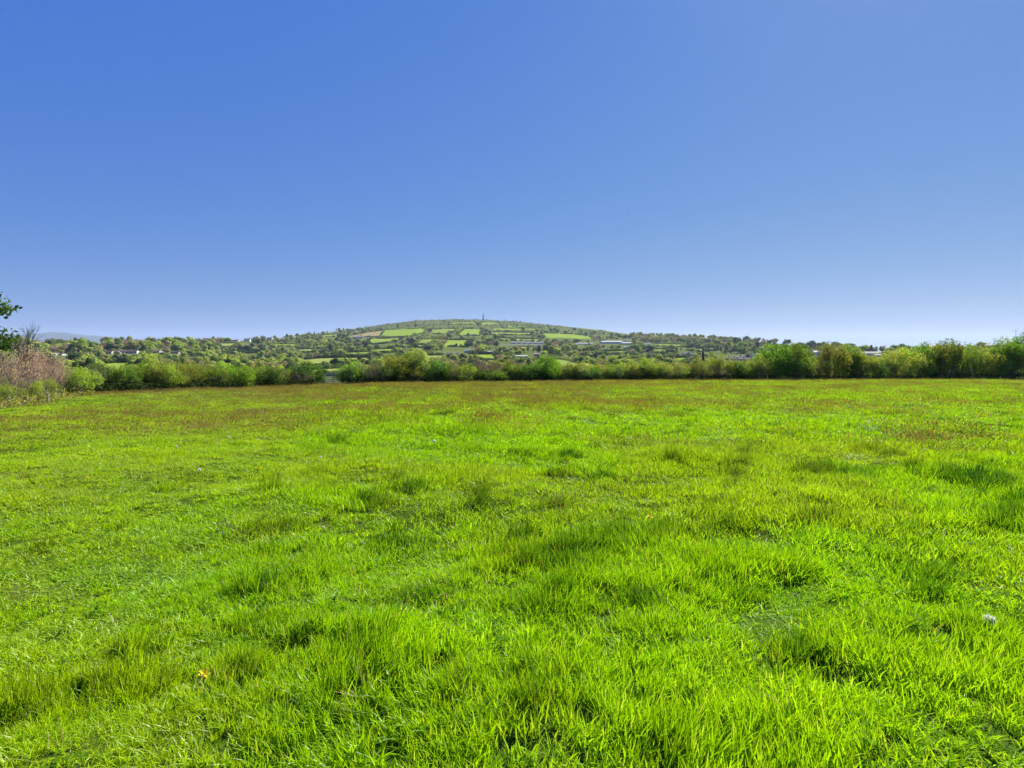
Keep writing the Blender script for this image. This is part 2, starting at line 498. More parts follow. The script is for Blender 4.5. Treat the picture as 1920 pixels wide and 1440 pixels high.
def seedheads(n, rad, h0, h1, w, hl, hw_, seg, r):
    Q, tip, rn = tuft(n, rad, h0, h1, w, seg, .12, r, droop=.3)
    # rebuild: heads are two crossed slim quads at each stalk's tip
    tops = (Q[(seg - 1) * n:, 2] + Q[(seg - 1) * n:, 3]) / 2
    base = (Q[(seg - 1) * n:, 0] + Q[(seg - 1) * n:, 1]) / 2
    d = tops - base; d /= np.linalg.norm(d, axis=1, keepdims=True)
    HQ = []
    for a in (0, math.pi / 2):
        off = np.tile(np.array([math.cos(a), math.sin(a), 0]) * hw_ / 2, (n, 1))
        b0 = tops - d * hl * .5; m = tops; e = tops + d * hl * .5
        HQ.append(np.stack([b0, m - off, e, m + off], 1))
    HQ = np.concatenate(HQ)
    tip2 = np.full(len(HQ) * 4, 2.0); rn2 = np.repeat(r.uniform(0, 1, len(HQ)), 4)
    return np.concatenate([Q, HQ]), np.concatenate([tip, tip2]), np.concatenate([rn, rn2])

def grassmat(name, kind):
    m, nt, out = newmat(name)
    tone = attr(nt, "tone", 'INSTANCER'); sep = nd(nt, "ShaderNodeSeparateColor"); nt.links.new(tone.outputs["Color"], sep.inputs[0])
    yel, var, dry = sep.outputs[0], sep.outputs[1], sep.outputs[2]
    tip = attr(nt, "tip").outputs["Fac"]; rn = attr(nt, "rnd").outputs["Fac"]
    if kind == 'blade':
        c = mixc(nt, rn, (0.115, 0.275, 0.003), (0.29, 0.475, 0.004))
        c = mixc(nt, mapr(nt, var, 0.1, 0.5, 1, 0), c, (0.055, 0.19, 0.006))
        c = mixc(nt, yel, c, (0.33, 0.43, 0.008))
        c = mixc(nt, mapr(nt, rn, 0.95, 0.98, 0, 0.35), c, (0.38, 0.33, 0.13))
        c = mixc(nt, dry, c, (0.26, 0.27, 0.03))
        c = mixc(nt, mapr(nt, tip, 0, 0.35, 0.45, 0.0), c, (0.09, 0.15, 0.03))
    elif kind == 'seed':
        c = mixc(nt, rn, (0.15, 0.20, 0.03), (0.20, 0.22, 0.05))
        hd = mixc(nt, rn, (0.24, 0.16, 0.055), (0.38, 0.30, 0.12))
        c = mixc(nt, mapr(nt, tip, 1.2, 1.5, 0, 1), c, hd)
    else:
        c = mixc(nt, rn, (0.26, 0.25, 0.09), (0.36, 0.31, 0.14))
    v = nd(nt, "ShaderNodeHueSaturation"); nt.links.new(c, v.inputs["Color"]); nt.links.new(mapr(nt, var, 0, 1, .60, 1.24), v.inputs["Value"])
    c = v.outputs[0]
    tc = mixc(nt, 1.0, c, (1.6, 1.5, 0.5), 'MULTIPLY')
    scatter_shader(nt, out, c, 0.5 if kind == 'blade' else .3, 0.015 if kind == 'blade' else 0.01, 0.4, tcol=tc)
    return m
m, nt, out = newmat("herb_leaf")
rgb = mixc(nt, attr(nt, "rnd").outputs["Fac"], (0.07, 0.16, 0.010), (0.13, 0.24, 0.012)); scatter_shader(nt, out, rgb, .3, 0.0); M_herb = m
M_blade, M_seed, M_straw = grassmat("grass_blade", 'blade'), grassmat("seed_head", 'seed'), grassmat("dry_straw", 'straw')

def tuft_obj(coll, name, data, mat):
    Q, tip, rn = data
    V, f = soup(Q)
    o = build(name, V, f, [mat], {"tip": tip, "rnd": rn}, link=False)
    coll.objects.link(o)

def scatter_obj(name, coll, P, rot, scl, idx, tone, kind='stuff', label=None, cat=None):
    me = bpy.data.meshes.new(name); me.vertices.add(len(P)); me.vertices.foreach_set("co", np.ascontiguousarray(P, np.float32).ravel())
    for nm, typ, arr in (("rot", 'FLOAT_VECTOR', rot), ("scl", 'FLOAT_VECTOR', scl)):
        a = me.attributes.new(nm, typ, 'POINT'); a.data.foreach_set("vector", np.ascontiguousarray(arr, np.float32).ravel())
    a = me.attributes.new("idx", 'INT', 'POINT'); a.data.foreach_set("value", np.ascontiguousarray(idx, np.int32))
    a = me.attributes.new("tone", 'FLOAT_COLOR', 'POINT'); a.data.foreach_set("color", np.ascontiguousarray(np.concatenate([tone, np.ones((len(P), 1))], 1), np.float32).ravel())
    o = bpy.data.objects.new(name, me); COL.objects.link(o)
    ng = bpy.data.node_groups.new(name + "_nodes", 'GeometryNodeTree')
    ng.interface.new_socket("Geometry", in_out='INPUT', socket_type='NodeSocketGeometry')
    ng.interface.new_socket("Geometry", in_out='OUTPUT', socket_type='NodeSocketGeometry')
    gi = ng.nodes.new("NodeGroupInput"); go = ng.nodes.new("NodeGroupOutput")
    ci = ng.nodes.new("GeometryNodeCollectionInfo"); ci.inputs[0].default_value = coll; ci.inputs[1].default_value = True; ci.inputs[2].default_value = True
    ip = ng.nodes.new("GeometryNodeInstanceOnPoints"); ip.inputs["Pick Instance"].default_value = True
    def na(nm, dt):
        n = ng.nodes.new("GeometryNodeInputNamedAttribute"); n.data_type = dt; n.inputs[0].default_value = nm; return n.outputs[0]
    ng.links.new(gi.outputs[0], ip.inputs["Points"]); ng.links.new(ci.outputs[0], ip.inputs["Instance"])
    ng.links.new(na("idx", 'INT'), ip.inputs["Instance Index"])
    ng.links.new(na("rot", 'FLOAT_VECTOR'), ip.inputs["Rotation"]); ng.links.new(na("scl", 'FLOAT_VECTOR'), ip.inputs["Scale"])
    ng.links.new(ip.outputs[0], go.inputs[0])
    md = o.modifiers.new("scatter", 'NODES'); md.node_group = ng
    tag(o, label, cat, None, kind)
    return o

# meadow masks, all in metres on the ground
def lush(x, y):      # 0 = short turf on the left, 1 = long grass
    edge = np.interp(y, [0, 2.5, 5, 10, 20, 35], [-1.5, -1.75, -2.5, -3.6, -8, -14])
    return sstep(-1.0, 1.4, x - edge + (fbm(x * .5, y * .5, 21, 2) - .5) * 2.2)
def brown(x, y):     # share of flowering brown grass
    r = y
    far = sstep(12, 21, r + (fbm(x * .12, y * .12, 41, 2) - .5) * 12)
    left = 1 - sstep(0, 22, x + (fbm(x * .1, y * .1, 42, 2) - .5) * 20)
    patch = sstep(.53, .66, fbm(x * .30, y * .30, 43, 3))
    strip = sstep(6, 2, hedgeY(x / np.maximum(y, 1)) - y) * sstep(-20, 10, x)
    corner = sstep(.5, .2, np.abs(x + 22) / 12) * 0
    green_left = sstep(-14, -19, x) * sstep(10, 16, y) * sstep(33, 26, y)
    d = far * (0.18 + 0.82 * left) * (0.45 + .55 * sstep(.35, .6, fbm(x * .22, y * .22, 44, 3)))
    return np.clip(np.maximum(np.maximum(d, patch * .65 * sstep(2.5, 7, r)), strip) * (1 - .85 * green_left), 0, 1)
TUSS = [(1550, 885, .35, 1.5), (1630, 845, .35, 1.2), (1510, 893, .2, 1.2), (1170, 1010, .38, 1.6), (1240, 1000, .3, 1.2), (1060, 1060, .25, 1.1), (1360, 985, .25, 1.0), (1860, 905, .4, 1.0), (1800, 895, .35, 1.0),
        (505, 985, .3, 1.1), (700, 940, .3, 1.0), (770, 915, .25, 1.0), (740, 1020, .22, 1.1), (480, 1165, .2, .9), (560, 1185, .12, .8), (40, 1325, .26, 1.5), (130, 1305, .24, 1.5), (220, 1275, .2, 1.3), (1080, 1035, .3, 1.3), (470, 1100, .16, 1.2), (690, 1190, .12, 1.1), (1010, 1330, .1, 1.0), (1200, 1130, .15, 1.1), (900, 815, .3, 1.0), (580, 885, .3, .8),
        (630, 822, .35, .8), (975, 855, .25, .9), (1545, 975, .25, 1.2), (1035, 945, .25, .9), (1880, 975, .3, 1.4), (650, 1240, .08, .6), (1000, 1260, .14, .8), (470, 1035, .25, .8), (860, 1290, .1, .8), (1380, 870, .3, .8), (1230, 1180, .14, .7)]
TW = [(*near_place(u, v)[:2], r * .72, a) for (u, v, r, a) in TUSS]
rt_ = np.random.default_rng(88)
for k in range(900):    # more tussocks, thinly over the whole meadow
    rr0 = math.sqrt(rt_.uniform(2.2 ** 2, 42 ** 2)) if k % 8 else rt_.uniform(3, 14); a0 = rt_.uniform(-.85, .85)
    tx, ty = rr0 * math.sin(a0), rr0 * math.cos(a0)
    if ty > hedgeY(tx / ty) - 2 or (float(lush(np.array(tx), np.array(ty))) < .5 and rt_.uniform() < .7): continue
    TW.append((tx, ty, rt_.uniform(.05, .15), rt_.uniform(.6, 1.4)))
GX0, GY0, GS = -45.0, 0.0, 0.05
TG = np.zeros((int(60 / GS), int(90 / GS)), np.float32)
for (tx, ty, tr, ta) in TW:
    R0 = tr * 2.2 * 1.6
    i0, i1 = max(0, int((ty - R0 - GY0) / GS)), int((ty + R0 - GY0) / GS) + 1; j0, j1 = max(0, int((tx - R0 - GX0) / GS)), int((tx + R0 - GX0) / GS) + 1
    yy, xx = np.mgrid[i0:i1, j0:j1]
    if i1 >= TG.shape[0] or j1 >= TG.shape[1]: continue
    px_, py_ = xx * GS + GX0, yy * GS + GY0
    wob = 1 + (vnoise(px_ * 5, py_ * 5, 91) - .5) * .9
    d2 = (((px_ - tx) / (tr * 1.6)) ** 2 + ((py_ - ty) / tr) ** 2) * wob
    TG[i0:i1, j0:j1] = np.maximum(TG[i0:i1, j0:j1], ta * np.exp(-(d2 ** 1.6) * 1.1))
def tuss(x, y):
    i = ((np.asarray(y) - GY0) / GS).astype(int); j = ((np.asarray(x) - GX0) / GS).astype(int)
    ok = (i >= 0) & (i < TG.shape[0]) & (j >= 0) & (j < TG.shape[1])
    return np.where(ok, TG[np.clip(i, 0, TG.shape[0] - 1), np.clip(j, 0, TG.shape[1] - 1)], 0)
def hgt(x, y):
    L = lush(x, y)
    base = 0.042 + 0.062 * L
    cl = sstep(.52, .62, fbm(x * 1.05 + 7, y * 1.5, 51, 2)) * .08 + sstep(.55, .66, fbm(x * .33, y * .5, 54, 2)) * .05
    hol = sstep(.46, .34, fbm(x * 1.3, y * 1.7, 52, 2)) * .05
    h = base + cl * (0.3 + .7 * L) - hol * L + (vnoise(x * 6, y * 6, 53) - .5) * .04 + (vnoise(x * 2.6, y * 3.2, 55) - .5) * .06 * L
    h = h + 0.11 * tuss(x, y)
    return np.clip(h, .03, .4)

gc = bpy.data.collections.new("grass_kinds")
r_ = np.random.default_rng(5)
LOD = [  # name, blades, rad, width, seg
  ("a", 34, .062, .0062, 4), ("b", 44, .12, .0085, 3), ("c", 48, .19, .013, 2), ("d", 64, .38, .026, 1)]
idxmap = {}
names = []
for nm, nb, rad, w, seg in LOD:
    for v_ in range(4):
        # unit height 1 -> scaled by hgt; the blade's width is kept by the xy scale
        data = tuft(nb, rad, .45, 1.15, w, seg, 0, r_)
        ang_lean = .33
        # lean is built in units of height .12 m
        Q, tip, rn = data
        n_ = nb
        la = r_.uniform(0, 2 * math.pi, n_); ll = np.abs(r_.normal(.05, .03, n_))
        tq = tip.reshape(-1, 4)
        ii = np.tile(np.arange(n_), seg)
        bend = (tq ** 1.6)
        Q[:, :, 0] += (np.cos(la) * ll)[ii][:, None] * bend
        Q[:, :, 1] += (np.sin(la) * ll)[ii][:, None] * bend
        Q[:, :, 2] *= (1 - .25 * (ll[ii][:, None] / .1) * bend * .5)
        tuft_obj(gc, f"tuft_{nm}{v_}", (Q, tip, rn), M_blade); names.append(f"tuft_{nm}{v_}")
for v_ in range(2):
    tuft_obj(gc, f"tuft_e{v_}", seedheads(6, .10, .8, 1.3, .0018, .13 * 1.6, .007, 3, r_), M_seed); names.append(f"tuft_e{v_}")
for v_ in range(2):
    tuft_obj(gc, f"tuft_f{v_}", seedheads(26, .45, .75, 1.35, .005, .30, .020, 1, r_), M_seed); names.append(f"tuft_f{v_}")
for v_ in range(2):
    Q, tip, rn = tuft(7, .08, .2, .6, .0035, 3, .3, r_)
    tuft_obj(gc, f"tuft_g{v_}", (Q, tip, rn), M_straw); names.append(f"tuft_g{v_}")

for v_ in range(2):    # low rosettes of clover and dock leaves
    nl = 16; a = r_.uniform(0, 6.28, nl); d_ = r_.uniform(.01, .06, nl); sz = r_.uniform(.006, .013, nl); Q = []
    for q in range(nl):
        c0 = np.array([math.cos(a[q]), math.sin(a[q]), 0]); sd0 = np.array([-c0[1], c0[0], 0]); up = np.array([0, 0, r_.uniform(-.3, .5)])
        b0 = c0 * d_[q] + np.array([0, 0, r_.uniform(0, .03)]); L0 = sz[q] * r_.uniform(2, 4.5)
        Q.append([b0, b0 + c0 * L0 * .5 - sd0 * sz[q] + up * L0 * .4, b0 + c0 * L0 + up * L0 * .6, b0 + c0 * L0 * .5 + sd0 * sz[q] + up * L0 * .4])
    Q = np.array(Q); tuft_obj(gc, f"tuft_h{v_}", (Q, np.full(nl * 4, .8), np.repeat(r_.uniform(0, .5, nl), 4)), M_herb)

def scatter_zone(y0, y1, dens, seed, extra=1.30):
    r = np.random.default_rng(seed)
    r0, r1 = y0, y1
    az = math.radians(56)
    A = az * (r1 * r1 - r0 * r0)
    n = int(A * dens)
    rr = np.sqrt(r.uniform(r0 * r0, r1 * r1, n)); a = r.uniform(-az, az, n)
    x, y = rr * np.sin(a), rr * np.cos(a)
    hy = hedgeY(x / y)
    k = (y < hy + 1.0) & (y > .5)
    return x[k], y[k], r
PP, RR, SS, II, TT = [], [], [], [], []
def add_zone(r0, r1, dens, lod, seed, hs=1.0):
    x, y, r = scatter_zone(r0, r1, dens, seed)
    n = len(x); h = hgt(x, y) * hs * r.uniform(.85, 1.15, n)
    z = H(x, y) - 0.01
    b = brown(x, y); L = lush(x, y)
    rx = r.normal(0, .09, n) + (vnoise(x * 2.8, y * 3.5, 57) - .5) * .75; ry = r.normal(.06, .09, n) + (vnoise(x * 2.8, y * 3.5, 58) - .5) * .9
    # rotation about z, then wind tilt expressed as x/y euler in XYZ order applied before z: keep small
    rot = np.stack([rx, ry, r.uniform(-.6, .6, n) + np.where(r.uniform(size=n) < .5, 0, math.pi * 0)], 1)
    sxy = (.85 + .3 * r.uniform(size=n)) * (.80 + .2 * lush(x, y)) * (1 + .25 * sstep(6, 20, y))
    scl = np.stack([sxy, sxy, h], 1)
    yel = np.clip((1 - L) * .35 + (fbm(x * .5, y * .5, 61, 3) - .52) * 1.0, 0, 1)
    dry = np.clip(b * .38 - .02, 0, .8)
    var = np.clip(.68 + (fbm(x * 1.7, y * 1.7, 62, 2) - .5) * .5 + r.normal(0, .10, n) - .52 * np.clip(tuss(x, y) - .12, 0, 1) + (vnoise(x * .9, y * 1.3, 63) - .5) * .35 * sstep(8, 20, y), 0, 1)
    PP.append(np.stack([x, y, z], 1)); RR.append(rot); SS.append(scl)
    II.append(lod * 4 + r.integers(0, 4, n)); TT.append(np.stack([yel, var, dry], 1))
add_zone(.8, 4.6, 260, 0, 101)
add_zone(4.3, 12, 95, 1, 102)
add_zone(11, 30, 46, 2, 103, 1.0)
add_zone(28, 92, 10.0, 3, 104, 1.05)
# the turf under and beside the viewer, so that a step aside still stands in grass
r = np.random.default_rng(777); n = 17000
x = r.uniform(-6.5, 6.5, n); y = r.uniform(-2.5, 4.2, n); k = ~((np.abs(np.arctan2(x, y)) < math.radians(56)) & (np.hypot(x, y) > .8)); x, y = x[k], y[k]; n = len(x)
PP.append(np.stack([x, y, H(x, y) - .01], 1)); RR.append(np.stack([r.normal(0, .15, n), r.normal(.05, .15, n), r.uniform(-.6, .6, n)], 1))
SS.append(np.stack([np.ones(n), np.ones(n), hgt(x, y) * r.uniform(.85, 1.15, n)], 1)); II.append(r.integers(0, 4, n))
TT.append(np.stack([np.clip((fbm(x * .5, y * .5, 61, 3) - .52), 0, 1), np.clip(.68 + r.normal(0, .1, n), 0, 1), np.zeros(n)], 1))
# seed heads
def add_seed(r0, r1, dens, kind, seed, thr):
    x, y, r = scatter_zone(r0, r1, dens, seed)
    b = brown(x, y); k = r.uniform(size=len(x)) < np.clip(b * 1.1, thr, 1)
    x, y = x[k], y[k]; n = len(x)
    h = (hgt(x, y) * .55 + .17) * r.uniform(.8, 1.2, n)
    PP.append(np.stack([x, y, H(x, y) - .01], 1)); RR.append(np.stack([r.normal(0, .08, n), r.normal(.05, .08, n), r.uniform(0, 6.28, n)], 1))
    SS.append(np.stack([np.ones(n), np.ones(n), h], 1)); II.append(kind + r.integers(0, 2, n)); TT.append(np.stack([np.zeros(n), r.uniform(0, 1, n), np.zeros(n)], 1))
add_seed(3.2, 16, 14, 16, 201, .008)
add_seed(13, 90, 4.0, 18, 202, .02)
# straw
x, y, r = scatter_zone(.9, 14, 1.0, 301); n = len(x)
PP.append(np.stack([x, y, H(x, y) + hgt(x, y) * .45], 1)); RR.append(np.stack([r.normal(0, .5, n), r.normal(0, .5, n), r.uniform(0, 6.28, n)], 1))
SS.append(np.stack([np.ones(n), np.ones(n), .3 * np.ones(n)], 1)); II.append(20 + r.integers(0, 2, n)); TT.append(np.stack([np.zeros(n), r.uniform(0, 1, n), np.zeros(n)], 1))
# extra tufts in the short turf, and small broad-leaved herbs
add_turf = True
for (a_, b_, dn, lod, sd_) in ((.8, 4.6, 260, 0, 401), (4.3, 12, 95, 1, 402), (11, 30, 30, 2, 403)):
    x, y, r = scatter_zone(a_, b_, dn, sd_); k = lush(x, y) < r.uniform(0, .8, len(x)); x, y = x[k], y[k]; n = len(x)
    PP.append(np.stack([x, y, H(x, y) - .01], 1)); RR.append(np.stack([r.normal(0, .1, n), r.normal(.08, .1, n), r.uniform(-.6, .6, n)], 1))
    SS.append(np.stack([np.full(n, .8), np.full(n, .8), hgt(x, y) * r.uniform(.8, 1.1, n)], 1)); II.append(lod * 4 + r.integers(0, 4, n))
    TT.append(np.stack([np.clip(.3 + (fbm(x * .5, y * .5, 61, 3) - .5), 0, 1), np.clip(.68 + r.normal(0, .12, n), 0, 1), np.zeros(n)], 1))
x, y, r = scatter_zone(.9, 9, 6, 501); k = vnoise(x * .9, y * .9, 502) + .3 * (1 - lush(x, y)) > .62; x, y = x[k], y[k]; n = len(x)
PP.append(np.stack([x, y, H(x, y) + hgt(x, y) * .35], 1)); RR.append(np.stack([r.normal(0, .25, n), r.normal(0, .25, n), r.uniform(0, 6.28, n)], 1))
s_ = r.uniform(.6, 1.3, n)
SS.append(np.stack([s_, s_, s_], 1)); II.append(22 + r.integers(0, 2, n)); TT.append(np.stack([np.zeros(n), r.uniform(.2, .6, n), np.zeros(n)], 1))
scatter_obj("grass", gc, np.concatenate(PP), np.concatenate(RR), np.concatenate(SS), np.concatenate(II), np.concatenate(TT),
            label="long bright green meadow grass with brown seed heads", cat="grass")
print("grass instances", sum(map(len, PP)))

# ------------------------------------------------------------------ shrubs and near trees
def branches(r, nstem, spread, levels, nchild, seg=.3, r0=.018, trunk=0.0):
    Q = []; tips = []
    def grow(p, d, L, rad, lv):
        mid = p + d * L * .5 + r.normal(0, .04, 3) * L
        e = p + d * L + r.normal(0, .06, 3) * L
        Q.extend(tube(p, mid, rad, rad * .85)); Q.extend(tube(mid, e, rad * .85, rad * .6))
        tips.append((e, lv))
        if lv >= levels: return
        for c in range(nchild):
            k = r.uniform(.35, 1.0); q = p + (e - p) * k
            nd_ = d + r.normal(0, .42, 3); nd_[2] += .18; nd_ /= np.linalg.norm(nd_)
            grow(q, nd_, L * r.uniform(.5, .72), rad * .5, lv + 1)
    if trunk > 0:
        Q.extend(tube([0, 0, -.02], [0, 0, trunk], r0 * 1.7, r0 * 1.3, 6))
    for s in range(nstem):
        a = r.uniform(0, 2 * math.pi); d = np.array([math.cos(a) * spread * r.uniform(.2, 1), math.sin(a) * spread * r.uniform(.2, 1), 1.0]); d /= np.linalg.norm(d)
        b = np.array([math.cos(a) * .05, math.sin(a) * .05, -.02]) * (1 if trunk == 0 else .2)
        b[2] = trunk - .02
        grow(b, d, r.uniform(.38, .55) * (1 - trunk * .4), r0, 1)
    return np.array(Q), tips

def shrub(kind, seed):
    """returns (foliage quads, rnd), stem quads; unit height, unit width"""
    r = np.random.default_rng(seed)
    if kind in ('lush', 'spring', 'dense'):
        st, tips = branches(r, 8 if kind != 'dense' else 6, .55, 3, 4 if kind == 'spring' else 3, r0=.013)
        nb = 34; c = rand_unit(nb, r) * (r.uniform(.25, 1, nb) ** .5)[:, None]
        cx = c * np.array([.40, .40, .40]) + np.array([0, 0, .50])
        cx[:, 2] = np.clip(cx[:, 2], .1, None)
        cx[:, :2] *= (0.75 + .35 * np.sin(np.clip(cx[:, 2:3], 0, 1) * math.pi))
        br = r.uniform(.09, .17, nb) * (1.15 if kind == 'dense' else 1)
        n = {'lush': 5200, 'spring': 3600, 'dense': 6500}[kind]
        bi = r.integers(0, nb, n); d = rand_unit(n, r); P = cx[bi] + d * (br[bi] * r.uniform(.5, 1.08, n) ** .6)[:, None]
        sz = {'lush': .030, 'spring': .024, 'dense': .036}[kind]
        L1 = leaf_quads(P, sz, r, .3, d * .6)
        T = np.array([t for t, lv in tips if lv >= 2]); k = r.integers(0, len(T), n // 3)
        P2 = T[k] + r.normal(0, .035, (len(k), 3))
        L2 = leaf_quads(P2, sz * .8, r, .3)
        L = np.concatenate([L1, L2])
        keep = L[:, :, 2].min(1) > 0.0
        L = L[keep]
        cl = np.concatenate([r.uniform(0, 1, nb)[bi], r.uniform(0, 1, len(k))])[keep]
        rn = np.clip(.5 * cl + .5 * r.uniform(0, 1, len(L)), 0, 1)
    elif kind == 'bare':
        st, tips = branches(r, 9, .45, 4, 4, r0=.011)
        T = np.array([t for t, lv in tips if lv >= 3]); k = r.integers(0, len(T), 900)
        L = leaf_quads(T[k] + r.normal(0, .03, (len(k), 3)), .016, r); rn = r.uniform(0, 1, len(L))
    elif kind == 'pink':
        st, tips = branches(r, 12, .8, 4, 4, r0=.010)
        T = np.array([t for t, lv in tips if lv >= 2]); k = r.integers(0, len(T), 2600)
        L = leaf_quads(T[k] + r.normal(0, .04, (len(k), 3)), .017, r); rn = r.uniform(0, 1, len(L))
    elif kind == 'slender':
        st, tips = branches(r, 4, .24, 4, 5, r0=.016, trunk=.40)
        T = np.array([t for t, lv in tips if lv >= 4]); k = r.integers(0, len(T), 120)
        L = leaf_quads(T[k], .010, r); rn = r.uniform(0, 1, len(L))
    # normalise to unit height/width
    al = np.concatenate([L.reshape(-1, 3), st.reshape(-1, 3)])
    zt = np.percentile(al[:, 2], 99.6); wd_ = np.percentile(np.abs(al[:, :2]), 98)
    s = np.array([.5 / wd_, .5 / wd_, 1 / zt])
    return L * s, rn, st * s

VAR = {}
for kind, nv in (('lush', 4), ('spring', 4), ('dense', 3), ('bare', 3), ('pink', 2), ('slender', 1)):
    VAR[kind] = []
    for k in range(nv):
        L, rn, st = shrub(kind, 1000 + 17 * k + len(kind) * 131)
        a = build_soup("foliage", L, [M_leaf], {"rnd": rn}, link=False)
        b = build_soup("stems", st, [M_twig], link=False)
        VAR[kind].append((a.data, b.data))
        bpy.data.objects.remove(a); bpy.data.objects.remove(b)

TONE = {  # leaf albedo
 'olive': (0.20, 0.24, 0.035), 'yellow': (0.27, 0.35, 0.045), 'green': (0.15, 0.28, 0.024), 'bright': (0.20, 0.36, 0.030), 'dark': (0.08, 0.17, 0.022),
 'pale': (0.28, 0.40, 0.10), 'brown': (0.25, 0.19, 0.10), 'pink': (0.60, 0.45, 0.37), 'grey': (0.22, 0.18, 0.16), 'ivy': (0.035, 0.07, 0.02)}
WORD = {'olive': "olive green", 'yellow': "yellow-green", 'green': "mid green", 'bright': "bright green", 'dark': "dark green", 'pale': "pale fresh green",
        'brown': "brown", 'pink': "pinkish", 'grey': "greyish", 'ivy': "blackish green"}
def shrub_at(name, kind, tone, u, vtop, width, label, back=0.0, cat="shrub", vi=None, group="shrubs and small trees of the boundary hedge", sink=0.12):
    if kind != 'slender': vtop -= 14 if 1030 < u < 1440 else 10 if 640 < u < 1440 else 5
    t = float(u2t(u, 700)); Y = float(hedgeY(t)) + 1.2 + back; x = t * Y
    z = float(H(x, Y)); w = width / F * Y
    top = EYE + Y * float(v2E(vtop)); h = top - z + sink
    rt = empty(name, (x, Y, z - sink), rng.uniform(0, 6.28))
    vi = int(rng.integers(0, len(VAR[kind]))) if vi is None else vi
    fd, sd = VAR[kind][vi]
    jit = rng.uniform(.88, 1.12, 3)
    for nm, me, col in (("foliage", fd, [c * j_ for c, j_ in zip(TONE[tone], jit)]), ("stems", sd, (0.15, 0.12, 0.09) if kind != 'bare' and kind != 'pink' else (0.34, 0.25, 0.20))):
        c = bpy.data.objects.new(nm, me); COL.objects.link(c); c.parent = rt
        c.scale = (w, w * .9, h); c.color = (*col, 1)
    tag(rt, label, cat, group)
    return rt

# (column, row of the top, width, kind, tone, what it is)
HEDGE = [
 (-150,640,80,'lush','olive'),(-95,650,70,'spring','yellow'),(-45,652,64,'pink','pink'),
 (8,650,60,'pink','pink'),(40,646,64,'pink','pink'),(72,650,60,'pink','pink'),(102,660,54,'pink','pink'),(8,716,40,'spring','yellow'),(34,706,34,'bare','brown'),(58,720,36,'lush','yellow'),(90,712,36,'spring','yellow'),
 (128,684,54,'spring','yellow'),(152,694,48,'lush','yellow'),(172,686,40,'bare','brown'),(190,690,44,'spring','olive'),(212,688,46,'spring','olive'),(238,690,40,'lush','dark'),
 (262,680,46,'lush','green'),(287,671,66,'spring','yellow'),(318,682,46,'spring','yellow'),(345,680,50,'spring','olive'),(368,685,44,'lush','green'),(392,683,50,'spring','olive'),(418,684,44,'spring','bright'),
 (445,690,46,'lush','green'),(470,686,46,'spring','yellow'),(497,691,44,'lush','green'),(520,692,40,'spring','olive'),(545,695,36,'spring','yellow'),(578,683,54,'dense','dark'),
 (663,690,50,'dense','bright'),(690,686,36,'bare','brown'),(712,685,48,'spring','olive'),(738,676,48,'lush','olive'),(760,668,40,'lush','green'),(780,664,50,'dense','pale'),(812,686,44,'lush','dark'),
 (832,688,36,'lush','green'),(850,676,44,'bare','brown'),(872,690,36,'spring','yellow'),(890,694,36,'lush','olive'),(908,672,52,'bare','brown'),(930,680,40,'bare','brown'),(952,684,44,'spring','olive'),(968,692,34,'lush','green'),
 (998,692,42,'lush','green'),(1024,678,44,'dense','bright'),(1048,704,32,'lush','olive'),(1068,700,30,'lush','green'),(1086,694,34,'spring','pale'),(1108,702,32,'lush','green'),(1130,692,44,'spring','yellow'),(1155,696,38,'lush','green'),
 (1180,686,50,'spring','yellow'),(1208,684,48,'spring','yellow'),(1234,690,42,'spring','yellow'),(1260,696,38,'lush','olive'),(1284,692,40,'spring','yellow'),(1308,684,40,'spring','olive'),(1332,680,40,'spring','yellow'),
 (1354,680,36,'lush','olive'),(1376,688,36,'spring','olive'),(1400,688,40,'spring','olive'),(1424,678,42,'spring','yellow'),
 (1452,652,58,'dense','green'),(1482,650,60,'dense','green'),(1504,656,44,'dense','dark'),(1528,674,40,'spring','yellow'),(1558,648,52,'lush','olive'),(1588,654,50,'dense','green'),(1610,662,46,'lush','olive'),
 (1640,678,46,'lush','green'),(1662,668,48,'spring','yellow'),(1690,657,56,'lush','yellow'),(1718,652,52,'lush','bright'),(1744,648,54,'lush','olive'),(1752,664,26,'dense','ivy'),(1774,642,54,'lush','olive'),(1804,652,54,'lush','green'),
 (1832,656,50,'lush','yellow'),(1856,658,48,'lush','green'),(1880,640,50,'lush','olive'),(1904,629,60,'lush','green'),(1935,626,56,'spring','olive'),(1980,640,70,'lush','green'),(2040,650,76,'spring','olive'),(2110,655,80,'lush','green'),
 (-220,650,90,'lush','green')]
LM = [(45, "the thin bare birch"), (287, "the big round bush"), (578, "the gateside dark bush"), (623, "the gate"), (780, "the pale leafy tree"), (1024, "the bright mid hedge bush"), (1318, "the wooden pole"), (1482, "the tall green clump"), (1752, "the ivy column"), (1904, "the tallest hedge tree")]
KW = {'lush': "leafy hedge bush", 'spring': "hedge shrub in thin leaf", 'dense': "dense leafy small tree", 'bare': "leafless shrub", 'pink': "bare reddish shrub"}
ordw = ["", "first", "second", "third", "fourth", "fifth", "sixth", "seventh", "eighth", "ninth", "tenth", "eleventh", "twelfth"]
own = {287: "big round yellow-green bush in the left hedge", 578: "big dark leafy bush beside the left gate post", 780: "pale fresh green leafy tree rising over the hedge", 1024: "bright green rounded bush standing out in mid hedge",
       1482: "tallest of the dark green leafy trees making the tall clump", 1752: "narrow blackish column of ivy in the right hedge", 1904: "tall loose olive tree ending the hedge at right", 663: "bright green round bush beside the right gate post"}
rh = np.random.default_rng(321)
